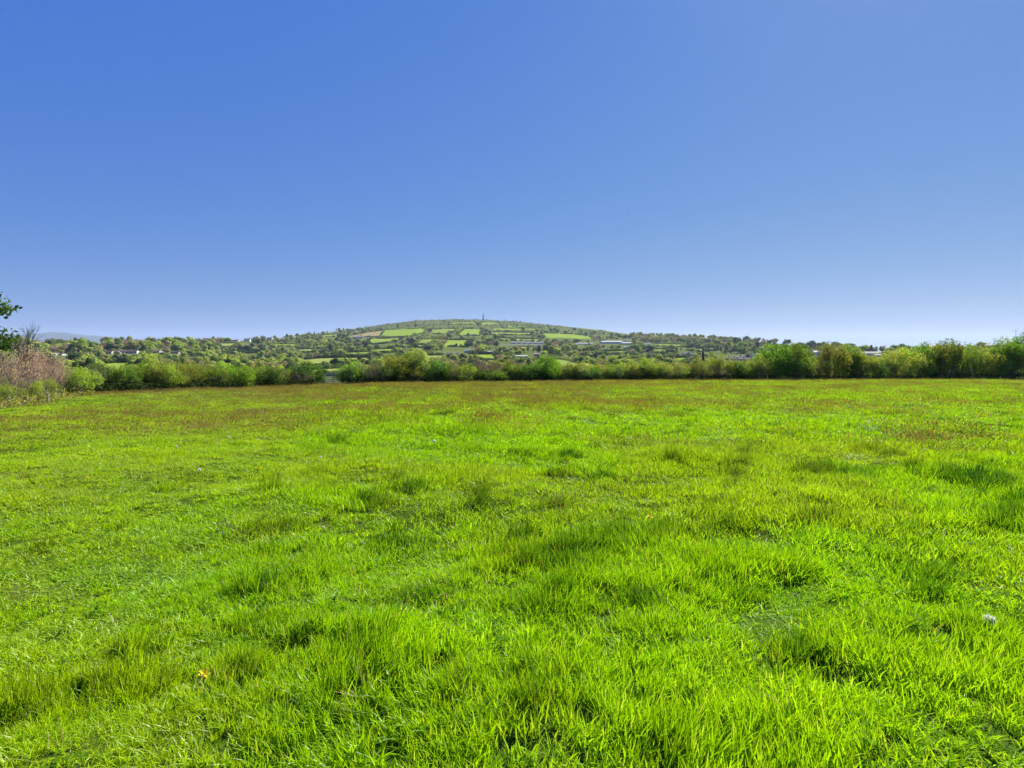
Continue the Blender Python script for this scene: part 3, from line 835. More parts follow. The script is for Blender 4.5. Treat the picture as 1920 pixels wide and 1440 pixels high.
for u_ in list(range(182, 560, 25)) + list(range(655, 1440, 21)):
    u_ += int(rh.integers(-6, 7))
    if any(abs(u_ - q[0]) < 3 for q in HEDGE): u_ += 4
    kd = ['spring', 'lush', 'spring', 'lush', 'bare'][int(rh.integers(0, 5))]
    HEDGE.append((u_, (697 if u_ > 650 else 694) + int(rh.integers(-6, 8)), int(rh.integers(34, 50)), kd, 'brown' if kd == 'bare' else ['olive', 'dark', 'green', 'dark', 'olive'][int(rh.integers(0, 5))]))
hs = sorted(HEDGE)
for (u, vt, wd_, kind, tone) in HEDGE:
    if u in own: lab = own[u]
    else:
        lu, lw = min(LM, key=lambda q: abs(q[0] - u))
        side = 'left' if u < lu else 'right'
        k = sum(1 for q in hs if (lu < q[0] <= u if side == 'right' else u <= q[0] < lu))
        lab = f"{WORD[tone]} {KW[kind]}, {ordw[min(k,12)]} {side} of {lw}"
    big = vt < 668 and u > 1400 or u == 780
    wf = 1.18
    shrub_at("hedge_tree" if big else "hedge_shrub", kind, tone, u, vt, wd_ * wf, lab, back=rng.uniform(0, 2.2) if u not in (8, 34, 58, 90) or vt < 700 else rng.uniform(-.9, 0), cat="tree" if big else "shrub")
shrub_at("birch_tree", 'slender', 'grey', 45, 607, 44, "thin bare grey birch rising above the reddish shrubs", back=1.0, cat="tree", group=None)

# dark bramble bank along the foot of the hedge (nobody could count it)
us = np.concatenate([np.linspace(-260, -60, 120), np.linspace(125, 598, 620), np.linspace(650, 2150, 1600)])
Q = []; RN = []
cx = []
for u in us:
    t = float(u2t(u, 715)); Y = float(hedgeY(t)) + rng.uniform(.2, 2.4); cx.append((t * Y, Y))
cx = np.array(cx); cz = H(cx[:, 0], cx[:, 1]); hb = .35 + .75 * fbm(cx[:, 0] * .4, cx[:, 1] * .4, 71, 2)
n = 34
k = np.repeat(np.arange(len(cx)), n)
P = np.stack([cx[k, 0] + rng.normal(0, .22, len(k)), cx[k, 1] + rng.normal(0, .22, len(k)), cz[k] + hb[k] * rng.uniform(0, 1, len(k))], 1)
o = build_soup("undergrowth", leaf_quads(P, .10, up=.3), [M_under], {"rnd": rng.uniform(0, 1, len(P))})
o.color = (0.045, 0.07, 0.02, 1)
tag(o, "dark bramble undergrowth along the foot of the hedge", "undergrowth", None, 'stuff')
# dry bracken and dead grass in the left corner
n = 3000
u = rng.uniform(-120, 178, n); t = u2t(u, 730); Y = hedgeY(t) + rng.uniform(-1.5, 1.4, n) - .3; x = t * Y
zz = H(x, Y); hb2 = .18 + .5 * vnoise(x * .9, Y * .9, 72)
P = np.stack([x, Y, zz + hb2 * rng.uniform(0, 1, n)], 1)
Q = leaf_quads(P, .13, up=.1, aspect=.35)
o = build_soup("dead_bracken", Q, [M_leaf], {"rnd": rng.uniform(0, 1, n)}); o.color = (0.27, 0.26, 0.075, 1)
tag(o, "tan dead bracken and dry stalks at the left corner", "bracken", None, 'stuff')

# ------------------------------------------------------------------ sycamore whose leaves reach into the left edge
def sycamore():
    bx, by = -16.4, 14.2; bz = float(H(bx, by))
    rt = empty("sycamore_tree", (bx, by, bz))
    r = np.random.default_rng(77)
    Q = tube([0, 0, -.1], [.1, 0, 1.2], .17, .13, 10) + tube([.1, 0, 1.2], [.2, 0, 3.2], .13, .08, 10) + tube([.2, 0, 3.2], [.15, 0, 5.0], .08, .03, 8)
    build_soup("trunk", Q, [M_bark], parent=rt)
    Lf = []; RNs = []
    ends = []
    for (u, v, dy) in ((6, 562, 0), (12, 575, .1), (20, 578, -.2), (24, 572, 0), (14, 590, 0), (4, 584, .2), (26, 581, .2), (4, 556, -.3), (8, 620, 0), (16, 632, .1), (10, 642, 0), (26, 634, 0), (20, 643, -.2), (8, 650, .3), (30, 628, .1), (14, 654, 0), (2, 634, 0), (22, 652, 0)):
        Y = by + dy; ends.append(np.array([(u - CX) / F * Y * 1.002, Y, EYE + Y * float(v2E(v))]) - np.array([bx, by, bz]))
    for i in range(34):
        a = r.uniform(0, 6.28); el = r.uniform(-.2, 1.2); R_ = r.uniform(1.1, 1.75)
        ends.append(np.array([math.cos(a) * math.cos(el) * R_ - 1.15, math.sin(a) * math.cos(el) * R_, 3.1 + math.sin(el) * 2.0]))
    for i, e in enumerate(ends):
        s0 = np.array([.15, 0, min(max(1.2, e[2] * .7), 4.2)]); mid = (s0 + e) / 2 + np.array([0, 0, .15])
        B = tube(s0, mid, .04, .025, 5) + tube(mid, e, .025, .008, 4)
        build_soup("branch", B, [M_bark], parent=rt)
        nl = 11 if i < 18 else 260
        sp = .085 if i < 18 else .38
        P = e + r.normal(0, sp, (nl, 3))
        if i < 18: P = np.concatenate([P, mid + (e - mid) * r.uniform(.55, 1, (8, 1)) + r.normal(0, .06, (8, 3))])
        Lf.append(leaf_quads(P, .115, r, .2, aspect=1.1)); RNs.append(r.uniform(0, 1, len(P)))
    o = build_soup("foliage", np.concatenate(Lf), [M_leaf], {"rnd": np.concatenate(RNs)}, parent=rt)
    o.color = (0.06, 0.12, 0.022, 1)
    tag(rt, "leafy sycamore whose outer sprays enter the photo's left edge", "tree")
sycamore()

# ------------------------------------------------------------------ gate, posts, pole, log
def gate():
    x0, Y0, z0 = [float(q) for q in (u2t(606, 715) * 50.5, 50.5, 0)]
    t1 = float(u2t(642, 715)); Y1 = 52.0; x1 = t1 * Y1
    za = float(H(x0, Y0)); zb = float(H(x1, Y1))
    rt = empty("field_gate", (x0, Y0, za - .15), math.atan2(Y1 - Y0, x1 - x0)); L = math.hypot(x1 - x0, Y1 - Y0)
    dz = 0
    build_soup("gate_post", np.concatenate([box(-.10, .10, -.10, .10, -.2, 1.30), box(-.08, .08, -.08, .08, 1.30, 1.33)]), [M_wood], parent=rt)
    build_soup("gate_post", np.concatenate([box(L - .10, L + .10, -.10, .10, -.2, 1.30), box(L - .08, L + .08, -.08, .08, 1.30, 1.33)]), [M_wood], parent=rt)
    rm = simple("pale_sawn_wood", (0.42, 0.38, 0.33), .8, 8)
    for z in (.22, .42, .62, .82, 1.08):
        build_soup("rail", box(.12, L - .12, -.025, .025, z, z + (.085 if z < 1 else .11)), [rm], parent=rt)
    for a in (.16, L / 2, L - .16):
        build_soup("stile", box(a - .035, a + .035, -.052, -.026, .18, 1.16), [rm], parent=rt)
    build_soup("brace", tube([.18, .045, .24], [L - .3, .045, 1.06], .035, .035, 4), [rm], parent=rt)
    tag(rt, "weathered low wooden field gate in the hedge gap", "gate")
gate()
def post(u, back, hgt_, rad, label, tilt=0.0):
    t = float(u2t(u, 735)); Y = float(hedgeY(t)) + back; x = t * Y; z = float(H(x, Y))
    rt = empty("fence_post", (x, Y, z - .15)); rt.rotation_euler = (0, tilt, rng.uniform(0, 3))
    build_soup("post_shaft", tube([0, 0, 0], [0, 0, hgt_], rad, rad * .9, 8), [M_wood], parent=rt)
    build_soup("post_top", tube([0, 0, hgt_], [0, 0, hgt_ + .03], rad * .9, rad * .2, 8), [M_wood], parent=rt)
    tag(rt, label, "post", "old fence posts in the left corner")
post(88, -.5, .62, .07, "squat tan fence post standing before the yellow-green shrubs", .05)
post(152, -.4, .6, .045, "thin grey fence post under the yellow-green bush", -.06)
post(18, -.3, .6, .05, "thin pale fence post before the reddish shrubs at left", .08)
def log():
    t = float(u2t(46, 738)); Y = float(hedgeY(t)) - 1.0; x = t * Y; z = float(H(x, Y))
    rt = empty("fallen_branch", (x, Y, z + .12))
    m = simple("bleached_wood", (0.55, 0.53, 0.48), .8, 9)
    build_soup("limb", tube([-.18, 0, 0], [.05, 0, .12], .035, .03, 7) + tube([.05, 0, .12], [.14, .03, .3], .03, .012, 7), [m], parent=rt)
    build_soup("twig", tube([.0, 0, .1], [.12, .05, .12], .014, .006, 5), [m], parent=rt)
    tag(rt, "bleached white broken branch lying by the left shrubs", "branch")
log()
def pole():
    t = float(u2t(1318, 660)); Y = 92.0; x = t * Y; z = float(H(x, Y)); top = EYE + Y * float(v2E(659))
    rt = empty("utility_pole", (x, Y, z - .3)); h = top - z + .3
    m = simple("creosoted_wood", (0.055, 0.045, 0.04), .8, 5)
    build_soup("pole_shaft", tube([0, 0, 0], [0, 0, h], .19, .15, 10), [m], parent=rt)
    build_soup("pole_cap", tube([0, 0, h], [0, 0, h + .06], .16, .03, 10), [m], parent=rt)
    build_soup("transformer_box", box(-.16, .16, -.36, -.17, h - 1.6, h - .9), [m], parent=rt)
    tag(rt, "dark wooden utility pole rising from the hedge", "pole")
pole()

# ------------------------------------------------------------------ monument stack on the summit
def stack():
    t = float(u2t(906, 600)); Y = 2395.0; x = t * Y; z = float(H(x, Y)); top = EYE + Y * float(v2E(588.5)); h = top - z
    rt = empty("chimney_stack", (x, Y, z))
    def oct_(z0, z1, a, b, n=8): return tube([0, 0, z0], [0, 0, z1], a, b, n, math.pi / 8)
    build_soup("plinth", box(-4.2, 4.2, -4.2, 4.2, -3, h * .16) , [M_stone], parent=rt)
    build_soup("shaft", oct_(h * .16, h * .93, 3.0, 1.9), [M_stone], parent=rt)
    build_soup("cap", np.array(oct_(h * .93, h * .97, 2.5, 2.6) + oct_(h * .97, h, 2.2, 1.6)), [M_stone], parent=rt)
    build_soup("aerial", tube([0, 0, h], [0, 0, h + 4], .12, .06, 4), [M_stone], parent=rt)
    tag(rt, "dark tapering stone stack alone on the hilltop", "tower")
stack()

# ------------------------------------------------------------------ far trees
def far_tree(kind, seed, mat):
    r = np.random.default_rng(seed)
    Q = []; rn = []
    if kind == 'round': nb, spread, zc, rb, tr = 9, (.27, .27, .24), .58, (.14, .24), .22
    elif kind == 'tall': nb, spread, zc, rb, tr = 9, (.16, .16, .34), .55, (.12, .18), .15
    elif kind == 'bush': nb, spread, zc, rb, tr = 8, (.34, .34, .16), .42, (.16, .26), .1
    elif kind == 'bare': nb, spread, zc, rb, tr = 8, (.28, .28, .26), .60, (.12, .2), .25
    c = rand_unit(nb, r) * (r.uniform(.3, 1, nb) ** .5)[:, None] * np.array(spread) + np.array([0, 0, zc])
    R_ = r.uniform(*rb, nb)
    for i in range(nb):
        if kind != 'bare':
            nu, nv = 8, 5
            g = np.zeros((nv + 1, nu, 3)); bumpy = r.uniform(.78, .98, (nv + 1, nu))
            for a in range(nv + 1):
                for b in range(nu):
                    th = math.pi * a / nv; ph = 2 * math.pi * b / nu
                    g[a, b] = c[i] + R_[i] * bumpy[a, b] * np.array([math.sin(th) * math.cos(ph), math.sin(th) * math.sin(ph), math.cos(th) * .85])
            for a in range(nv):
                for b in range(nu):
                    Q.append([g[a, b], g[a + 1, b], g[a + 1, (b + 1) % nu], g[a, (b + 1) % nu]])
            rn += [r.uniform(.2, .6)] * (nu * nv)
    Q = np.array(Q).reshape(-1, 4, 3)
    n = 420 if kind != 'bare' else 520
    bi = r.integers(0, nb, n); d = rand_unit(n, r)
    P = c[bi] + d * (R_[bi] * (r.uniform(.9, 1.12, n) if kind != 'bare' else r.uniform(.2, 1, n)))[:, None]
    Lq = leaf_quads(P, .075 if kind != 'bare' else .045, r, .3, d)
    rn = np.concatenate([np.array(rn), r.uniform(.2, 1, n)])
    Q = np.concatenate([Q, Lq]) if len(Q) else Lq
    T = tube([0, 0, -.08], [0, 0, zc], .03, .015, 5)
    if kind == 'bare':
        for i in range(nb): T += tube([0, 0, .2], c[i], .016, .006, 3)
        for i in range(nb * 5):
            k = i % nb; T += tube(c[k], c[k] + rand_unit(1, r)[0] * R_[k], .006, .003, 3)
    T = np.array(T)
    nl = len(Q)
    Q = np.concatenate([Q, T]); rn = np.concatenate([rn, np.zeros(len(T))])
    o = build_soup("broadleaf_tree", Q, [mat, M_bark], {"rnd": rn}, fm=[0] * nl + [1] * len(T), link=False)
    return o
FK = ['round', 'round', 'round', 'tall', 'bush', 'bush', 'bare', 'bare']
far_meshes = []; far_i = bpy.data.collections.new("far_tree_kinds")
for k, kd in enumerate(FK):
    o = far_tree(kd, 300 + k, M_far); far_meshes.append(o.data); bpy.data.objects.remove(o)
    o = far_tree(kd, 300 + k, M_far_i); o.name = f"kind_{k}"; far_i.objects.link(o)

FT = {'bright': (0.30, 0.40, 0.05), 'fresh': (0.33, 0.39, 0.10), 'mid': (0.20, 0.28, 0.05), 'deep': (0.09, 0.15, 0.045), 'evergreen': (0.04, 0.075, 0.035), 'olive': (0.26, 0.27, 0.085),
      'purple': (0.26, 0.20, 0.16), 'brown': (0.32, 0.25, 0.15), 'red': (0.36, 0.16, 0.10)}
FW = {'bright': "bright green", 'fresh': "pale fresh green", 'mid': "mid green", 'deep': "deep green", 'evergreen': "blackish evergreen", 'olive': "olive green", 'purple': "leafless purplish", 'brown': "brownish half-bare", 'red': "rust red"}
cand = []   # u, v, height m, width ratio, kind idx, tone
r = np.random.default_rng(900)
def skyv(u): return np.interp(u, T_SKY_U, T_SKY_V)
N = 15000
cu = r.uniform(-160, 2080, N); vv0 = skyv(cu); cv = vv0 + (706 - vv0) * r.uniform(0, 1, N) ** 1.15
infield = np.zeros(N, bool)
for P, tone, lab in FIELDS:
    infield |= inpoly(cu, cv - .6, P) | inpoly(cu, cv - 3.5, P)
cells = {}
CLEAR = [(176,190,645,654),(100,131,663,675),(199,260,657,665),(294,302,657,662),(323,337,659,664),(432,470,633,640),(501,511,633,638),(485,493,663,672),
         (663,697,628,635),(871,885,654,661),(911,925,658,662),(818,862,659,662),(942,1018,645,649),(958,1018,640,644),(967,989,665,669),(1001,1011,661,667),
         (1079,1111,643,646),(1127,1183,637,646),(1170,1186,649,653),(1207,1219,644,646),(1280,1296,660,667),(1346,1436,662,677),(1503,1541,656,668),(1611,1653,659,669)]
order = np.arange(N)
for i in order:
    if infield[i]: continue
    u, v = cu[i], cv[i]
    t = u2t(u, v); Y = float(Y_of(t, v2E(v)))
    moor = (v < 616 + (abs(u - 800) < 150) * 3) and 600 < u < 1180
    wood = 1185 < u < 1480 and v < 646
    if wood: h = r.uniform(11, 16)
    elif moor: h = r.uniform(3.5, 8)
    elif v > 665: h = r.uniform(5, 10)
    else: h = r.uniform(5, 15)
    if r.uniform() < .06 and not moor: h *= 1.25
    px = h / Y * F
    if any(a0 - px * .45 < u < a1 + px * .45 and b0 < v - px * .1 and v - px * .85 < b1 for a0, a1, b0, b1 in CLEAR) and r.uniform() < .97: continue
    if any(bool(inpoly(u + du_, v - px * f_, P)) for P, _, _ in FIELDS for f_ in (.35, .8) for du_ in (-px * .2, px * .2)):
        if r.uniform() < .93: continue
    q = .60 if not moor else .62
    key = (int(u / (px * q)), int(v / max(1.5, px * .38)), int(math.log(px) * 2))
    key2 = (int(u / max(px * q, 3)), int(v / max(1.5, px * .34)))
    if key2 in cells: continue
    cells[key2] = 1
    if not wood and not moor and float(fbm(np.array(u / 34), np.array(v / 7.0), 177, 2)) > .63 and r.uniform() < .72: continue
    patch = float(vnoise(u / 28, v / 9, 77)); z_ = r.uniform()
    if moor: tone = 'brown' if patch > .6 else ('olive' if z_ < .5 else 'mid'); kd = 4 + int(r.integers(0, 2))
    elif wood: tone = 'olive' if z_ < .45 else ('fresh' if z_ < .62 else ('purple' if z_ < .8 else 'mid')); kd = int(r.integers(0, 4)) if tone != 'purple' else 6 + int(r.integers(0, 2))
    else:
        w_ = [.15 + .2 * (patch > .5) * (patch < .62), .15, .18, .20, .07 + .16 * (patch > .62), .09, .10 + .22 * (patch < .36), .05]
        w_ = np.array(w_) / sum(w_); tone = ['bright', 'fresh', 'mid', 'deep', 'evergreen', 'olive', 'purple', 'brown'][int(r.choice(8, p=w_))]
        kd = 6 + int(r.integers(0, 2)) if tone in ('purple', 'brown') else int(r.integers(0, 6))
    cand.append((u, v, h, r.uniform(.9, 1.5) if kd not in (3,) else r.uniform(.8, 1.1), kd, tone, Y))
print("far trees", len(cand))
# singled-out far trees: column, row of the base, height in rows, kind, tone, label
NAMED = [
 (970, 664, 13, 0, 'red', "rust red tree among green trees below the long greenhouse"),
 (1032, 672, 26, 0, 'deep', "large deep green round tree at the valley field's top corner"),
 (1046, 671, 21, 1, 'bright', "bright rounded tree right of the large deep green tree"),
 (1010, 664, 16, 3, 'evergreen', "dark conical tree behind the valley sheds"),
 (855, 652, 9, 1, 'deep', "left one of two trees standing in the brightest field"),
 (864, 652.5, 8, 0, 'deep', "right one of two trees standing in the brightest field"),
 (646, 634, 11, 4, 'evergreen', "blackish clump beside the grey barn, its right half"),
 (636, 634, 10, 5, 'evergreen', "blackish clump beside the grey barn, its left half"),
 (746, 615, 8, 0, 'deep', "left one of two round trees above the broad high field"),
 (780, 615, 9, 1, 'deep', "right one of two round trees above the broad high field"),
 (896, 612, 9, 0, 'deep', "dark round tree below the foot of the lone stack"),
 (980, 623, 14, 1, 'bright', "bright lollipop tree in the long field right of the stack"),
 (1598, 663, 19, 3, 'purple', "tall dark pine on the skyline above the right trees"),
 (1579, 662, 17, 0, 'purple', "broad dark pine on the skyline left of the tall one"),
 (1587, 662, 15, 1, 'deep', "small dark skyline tree between the two pines"),
 (1844, 662, 22, 7, 'purple', "flat-topped bare tree on the skyline behind the right hedge"),
 (1520, 656, 20, 0, 'deep', "deep green skyline tree above the blue-roofed shed"),
 (1540, 656, 18, 1, 'deep', "rounded skyline tree right above the blue-roofed shed"),
 (1502, 655, 14, 0, 'mid', "low skyline tree left above the blue-roofed shed"),
 (1381, 650, 20, 0, 'deep', "big deep green tree in the right wood"),
 (1345, 652, 18, 1, 'olive', "big olive round tree under the right wood"),
 (1395, 658, 18, 0, 'fresh', "pale round tree in front of the right wood"),
 (1420, 660, 20, 3, 'deep', "tall dark tree above the terraced houses"),
 (1242, 668, 12, 0, 'deep', "round dark tree in the field among trees"),
 (383, 654, 18, 4, 'evergreen', "blackish pine clump on the left ridge"),
 (357, 658, 16, 5, 'evergreen', "blackish tree lower left of the pine clump"),
 (470, 640, 8, 5, 'evergreen', "dark trees beside the white ridge house"),
 (190, 678, 14, 4, 'evergreen', "dark round evergreen above the green field at left"),
 (222, 678, 9, 5, 'deep', "dark bush right of the round evergreen"),
 (240, 677, 10, 4, 'deep', "second dark bush above the left green field"),
 (250, 658, 20, 0, 'deep', "tall dark ridge tree over the brick house"),
 (205, 656, 19, 0, 'mid', "mid green ridge tree right of the red roof"),
 (145, 660, 12, 4, 'evergreen', "long dark evergreen left of the red roof"),
 (490, 675, 20, 0, 'bright', "bright rounded tree left of the small white gable house"),
 (1085, 679, 20, 4, 'bright', "left crown of the tree line above the valley field"),
 (1100, 681, 18, 5, 'bright', "right crown of the tree line above the valley field"),
]
def regions(u, v):
    if u < 300: return "on the far left ridge"
    if u < 600: return "on the wooded slope left of the hill"
    if u < 1180: return "on the hill's lower slope" if v > 640 else "high on the hill"
    if u < 1480: return "on the wooded slope right of the hill"
    return "behind the right hedge"
def far_obj(u, v, h, wr, kd, tone, label, group, Y=None):
    t = float(u2t(u, v)); Y = float(Y_of(t, v2E(v))) if Y is None else Y
    x = t * Y; z = float(H(x, Y))
    o = bpy.data.objects.new({6: "bare_tree", 7: "bare_tree", 4: "bushy_tree", 5: "bushy_tree"}.get(kd, "broadleaf_tree"), far_meshes[kd]); COL.objects.link(o)
    o.location = (x, Y, z); o.rotation_euler = (0, 0, r.uniform(0, 6.28)); o.scale = (h * wr, h * wr, h)
    j_ = r.uniform(.85, 1.15); o.color = (*[c * j_ for c in FT[tone]], 1)
    tag(o, label, "tree", group)
for (u, v, hp, kd, tone, lab) in NAMED:
    t = float(u2t(u, v)); Y = float(Y_of(t, v2E(v)))
    far_obj(u, v, hp * Y / F, 1.15 if kd in (4, 5) else 1.0, kd, tone, lab, None, Y)
cand.sort(key=lambda c: -c[2] / c[6] * (1 if c[1] < 690 else .3))
NI = 300 - len(NAMED)
from collections import Counter
def ordn(k): return ["", "first", "second", "third", "fourth", "fifth", "sixth", "seventh", "eighth", "ninth", "tenth"][k] if k <= 10 else f"{k}th" if k % 10 not in (1, 2, 3) or k in (11, 12, 13) else f"{k}{['st','nd','rd'][k % 10 - 1]}"
KN = {6: "tree", 7: "tree", 4: "low spreading tree", 5: "low spreading tree", 3: "upright tree"}
gk = lambda c: (FW[c[5]], KN.get(c[4], "round-crowned tree"), regions(c[0], c[1]))
tot = Counter(gk(c) for c in cand[:NI]); seen = Counter()
for c in sorted(cand[:NI], key=lambda q: q[0]):
    u, v, h, wr, kd, tone, Y = c
    seen[gk(c)] += 1
    reg = regions(u, v); w = FW[tone]; k = {6: "tree", 7: "tree", 4: "low spreading tree", 5: "low spreading tree", 3: "upright tree"}.get(kd, "round-crowned tree")
    far_obj(u, v, h, wr, kd, tone, f"{w} {k} {reg}" + (f", {ordn(seen[gk(c)])} from left" if tot[gk(c)] > 1 else ""), f"{w} {k}s {reg}" if tot[gk(c)] > 1 else None, Y)
rest = cand[NI:]
A = np.array([[float(u2t(c[0], c[1])) * c[6], c[6]] for c in rest])
z = H(A[:, 0], A[:, 1]); n = len(rest)
hh = np.array([c[2] for c in rest]); wr = np.array([c[3] for c in rest])
tn = np.array([FT[c[5]] for c in rest]) * r.uniform(.8, 1.2, (n, 1))
scatter_obj("woods", far_i, np.column_stack([A, z]), np.column_stack([np.zeros(n), np.zeros(n), r.uniform(0, 6.28, n)]), np.column_stack([hh * wr, hh * wr, hh]),
            np.array([c[4] for c in rest]), tn, label="mass of small far trees and scrub over the hill and valley", cat="woods")

# hedgerows round the fields: each its own thing
bushQ = []
for k in range(3):
    rr2 = np.random.default_rng(50 + k); P = rand_unit(90, rr2) * rr2.uniform(.3, .5, 90)[:, None] + np.array([0, 0, .5]); bushQ.append(leaf_quads(P, .30, rr2, .3, (P - [0, 0, .5]) * 1.5))
HR_T = [FT['deep'], FT['mid'], FT['evergreen'], FT['deep']]
for i, (P, tone, lab) in enumerate(FIELDS):
    Qs = []; n = len(P)
    for a in range(n):
        (u0, v0), (u1, v1) = P[a], P[(a + 1) % n]
        L = math.hypot((u1 - u0), (v1 - v0) * 3); m_ = max(2, int(L / 2.6))
        if a == 3 and i % 3 == 0: continue
        for q in range(m_):
            if r.uniform() < .16: continue
            f_ = (q + r.uniform(-.4, .4)) / m_; u = u0 + (u1 - u0) * f_; v = v0 + (v1 - v0) * f_ + r.normal(0, .2)
            if v < skyv(u) + 1: continue
            x, Y, z = [float(w_) for w_ in place(u, v)]
            s = r.uniform(2.4, 5.2) * (1.0 if Y > 700 else .6) * (1.6 if r.uniform() < .10 else 1)
            Qs.append(bushQ[int(r.integers(0, 3))] * np.array([s * 1.9, s * 1.9, s]) + np.array([x, Y, z - .2]))
    if Qs:
        Qs = np.concatenate(Qs); o = build_soup("field_hedge", Qs, [M_far], {"rnd": r.uniform(0, 1, len(Qs))})
        o.color = (*HR_T[i % 4], 1); tag(o, "dark leafy hedge round the " + lab.replace("the ", "", 1) if lab.startswith("the ") else "dark leafy hedge round the " + lab, "hedge")

# ------------------------------------------------------------------ houses, sheds and greenhouses
WHITE, CREAM, BRICK, SLATE, GREYW = (.78, .77, .74), (.50, .45, .37), (.22, .09, .07), (.10, .10, .13), (.34, .33, .33)
def house(name, u, v, wpx, hpx, wall, roof, label, cat="house", depth=None, rot=0.0, chim=True, wins=2, ridge=.5, group=None, ypush=0.0):
    x, Y, z = [float(q) for q in place(u, v)]
    k = Y / F; W = wpx * k; Ht = hpx * k; D_ = depth or max(6, min(W * .5, 12))
    rt = empty(name, (x, Y, z - .4), rot)
    we = Ht * (1 - ridge * .75) + .4; rd = Ht + .4
    a, d = W / 2, D_ / 2
    wl = list(box(-a, a, -d, d, 0, we)[[2, 3, 4, 5]])
    wl += [[[-a, -d, we], [-a, d, we], [-a, 0, rd - .05], [-a, 0, rd - .05]], [[a, -d, we], [a, d, we], [a, 0, rd - .05], [a, 0, rd - .05]]]
    o = build_soup("wall", wl, [M_wall], parent=rt); o.color = (*wall, 1)
    e = .3
    rf = [[[-a - e, -d - e, we - .1], [a + e, -d - e, we - .1], [a + e, 0, rd], [-a - e, 0, rd]], [[-a - e, d + e, we - .1], [a + e, d + e, we - .1], [a + e, 0, rd], [-a - e, 0, rd]],
          [[-a - e, -d - e, we - .3], [a + e, -d - e, we - .3], [a + e, -d - e, we - .1], [-a - e, -d - e, we - .1]]]
    ro = build_soup("roof", rf, [M_roof], parent=rt); ro.color = (*[c_ * (.5 if min(roof) > .55 else .4) for c_ in roof], 1)
    if chim:
        c = build_soup("chimney", box(a * .6, a * .6 + .9, -.5, .5, rd - .8, rd + 1.1), [M_wall], parent=ro); c.color = (*BRICK, 1)
    for q in range(wins):
        cx_ = -a + (q + .5) * W / wins; ww = min(1.2, W / wins * .35)
        f_ = build_soup("window", box(cx_ - ww - .12, cx_ + ww + .12, -d - .06, -d - .01, we * .35 - .1, we * .78 + .1), [M_wall], parent=rt); f_.color = (.8, .8, .8, 1)
        build_soup("pane", box(cx_ - ww, cx_ + ww, -d - .09, -d - .062, we * .35, we * .78), [M_dark], parent=f_)
    tag(rt, label, cat, group)
    return rt
house("cottage", 183, 654, 15, 9, BRICK, (.33, .10, .06), "red roofed brick house among the left ridge trees", rot=.2)
house("cottage", 105, 667, 8, 4.5, WHITE, WHITE, "left one of two tiny white buildings behind the reddish shrubs", chim=False, wins=1)
house("cottage", 117, 667.5, 7, 4, WHITE, SLATE, "right one of two tiny white buildings behind the reddish shrubs", chim=False, wins=1)
house("shed", 127, 674, 10, 3, WHITE, WHITE, "tiny long white shed just above the reddish shrubs", "shed", chim=False, wins=0)
for k, (u, v, w, h, wl, rf, lb) in enumerate([(206, 665, 13, 6.5, CREAM, BRICK, "leftmost house of the row on the left ridge, brown roof"), (219, 664.5, 11, 6, CREAM, (.30, .24, .20), "second cream house of the row on the left ridge"), (231, 663.5, 12, 6.5, WHITE, (.36, .24, .18), "white house in the middle of the left ridge row"), (243, 664, 11, 6, CREAM, BRICK, "fourth house of the left ridge row"), (252, 664.5, 13, 7, WHITE, SLATE, "white gabled house ending the left ridge row")]):
    house("cottage", u, v, w, h, wl, rf, lb, rot=r.uniform(-.3, .3))
house("cottage", 298, 662, 8, 5, WHITE, SLATE, "small white house between trees right of the left row", chim=False)
house("cottage", 330, 664, 14, 5, GREYW, SLATE, "low grey house among trees below the pine clump")
house("farmhouse", 464, 640, 11, 6, WHITE, (.52, .30, .25), "white house on the skyline ridge beside dark pines")
house("farmhouse", 440, 639.5, 16, 3, CREAM, (.30, .24, .2), "long low house left of the white ridge house")
house("cottage", 506, 638, 9, 4.5, CREAM, SLATE, "small cream house on the ridge right of the pines")
house("cottage", 489, 671.5, 8, 8.5, WHITE, SLATE, "small bright white gable house amid valley trees", rot=1.3, depth=9)
house("barn", 672, 634.5, 18, 4.5, (.20, .2, .24), (.45, .43, .52), "grey roofed barn beside the tan field", "barn", chim=False, wins=0)
house("barn", 693, 631, 6, 3, CREAM, CREAM, "tiny cream shed in the tan field", "shed", chim=False, wins=0)
house("glasshouse", 877, 661, 12, 7, (.35, .5, .48), (.5, .62, .62), "pale green glasshouse left of the valley sheds", "greenhouse", chim=False, wins=0)
house("shed", 918, 662, 14, 3.6, GREYW, (.72, .72, .75), "white roofed shed right of the small glasshouse", "shed", chim=False, wins=0)
for k in range(5): house("stable", 822 + 9 * k, 661.5, 7, 2.6, CREAM, (.40, .36, .32), ["leftmost", "second", "middle", "fourth", "rightmost"][k] + " of five tiny sheds in a row in the valley", "shed", chim=False, wins=0, group="row of tiny valley sheds")
house("greenhouse", 980, 649, 76, 2.3, (.36, .38, .40), (.50, .52, .55), "very long low glass roof below the hill fields", "greenhouse", chim=False, wins=0, depth=14)
for k in range(6): house("greenhouse", 962 + 10.5 * k, 644, 8, 4, (.55, .56, .58), (.6, .62, .64), ["leftmost", "second", "third", "fourth", "fifth", "rightmost"][k] + " small grey greenhouse above the long glass roof", "greenhouse", chim=False, wins=0, group="small greenhouses above the long glass roof")
house("shed", 978, 669, 22, 4, GREYW, (.78, .77, .74), "long white roofed shed among trees left of the valley field", "shed", chim=False, wins=0)
house("cottage", 1006, 667, 9, 6, BRICK, (.65, .6, .58), "small brick house right of the long white shed")
house("greenhouse", 1095, 646, 32, 3, (.6, .6, .62), (.74, .73, .75), "long white roof left of the big greenhouses", "greenhouse", chim=False, wins=0)
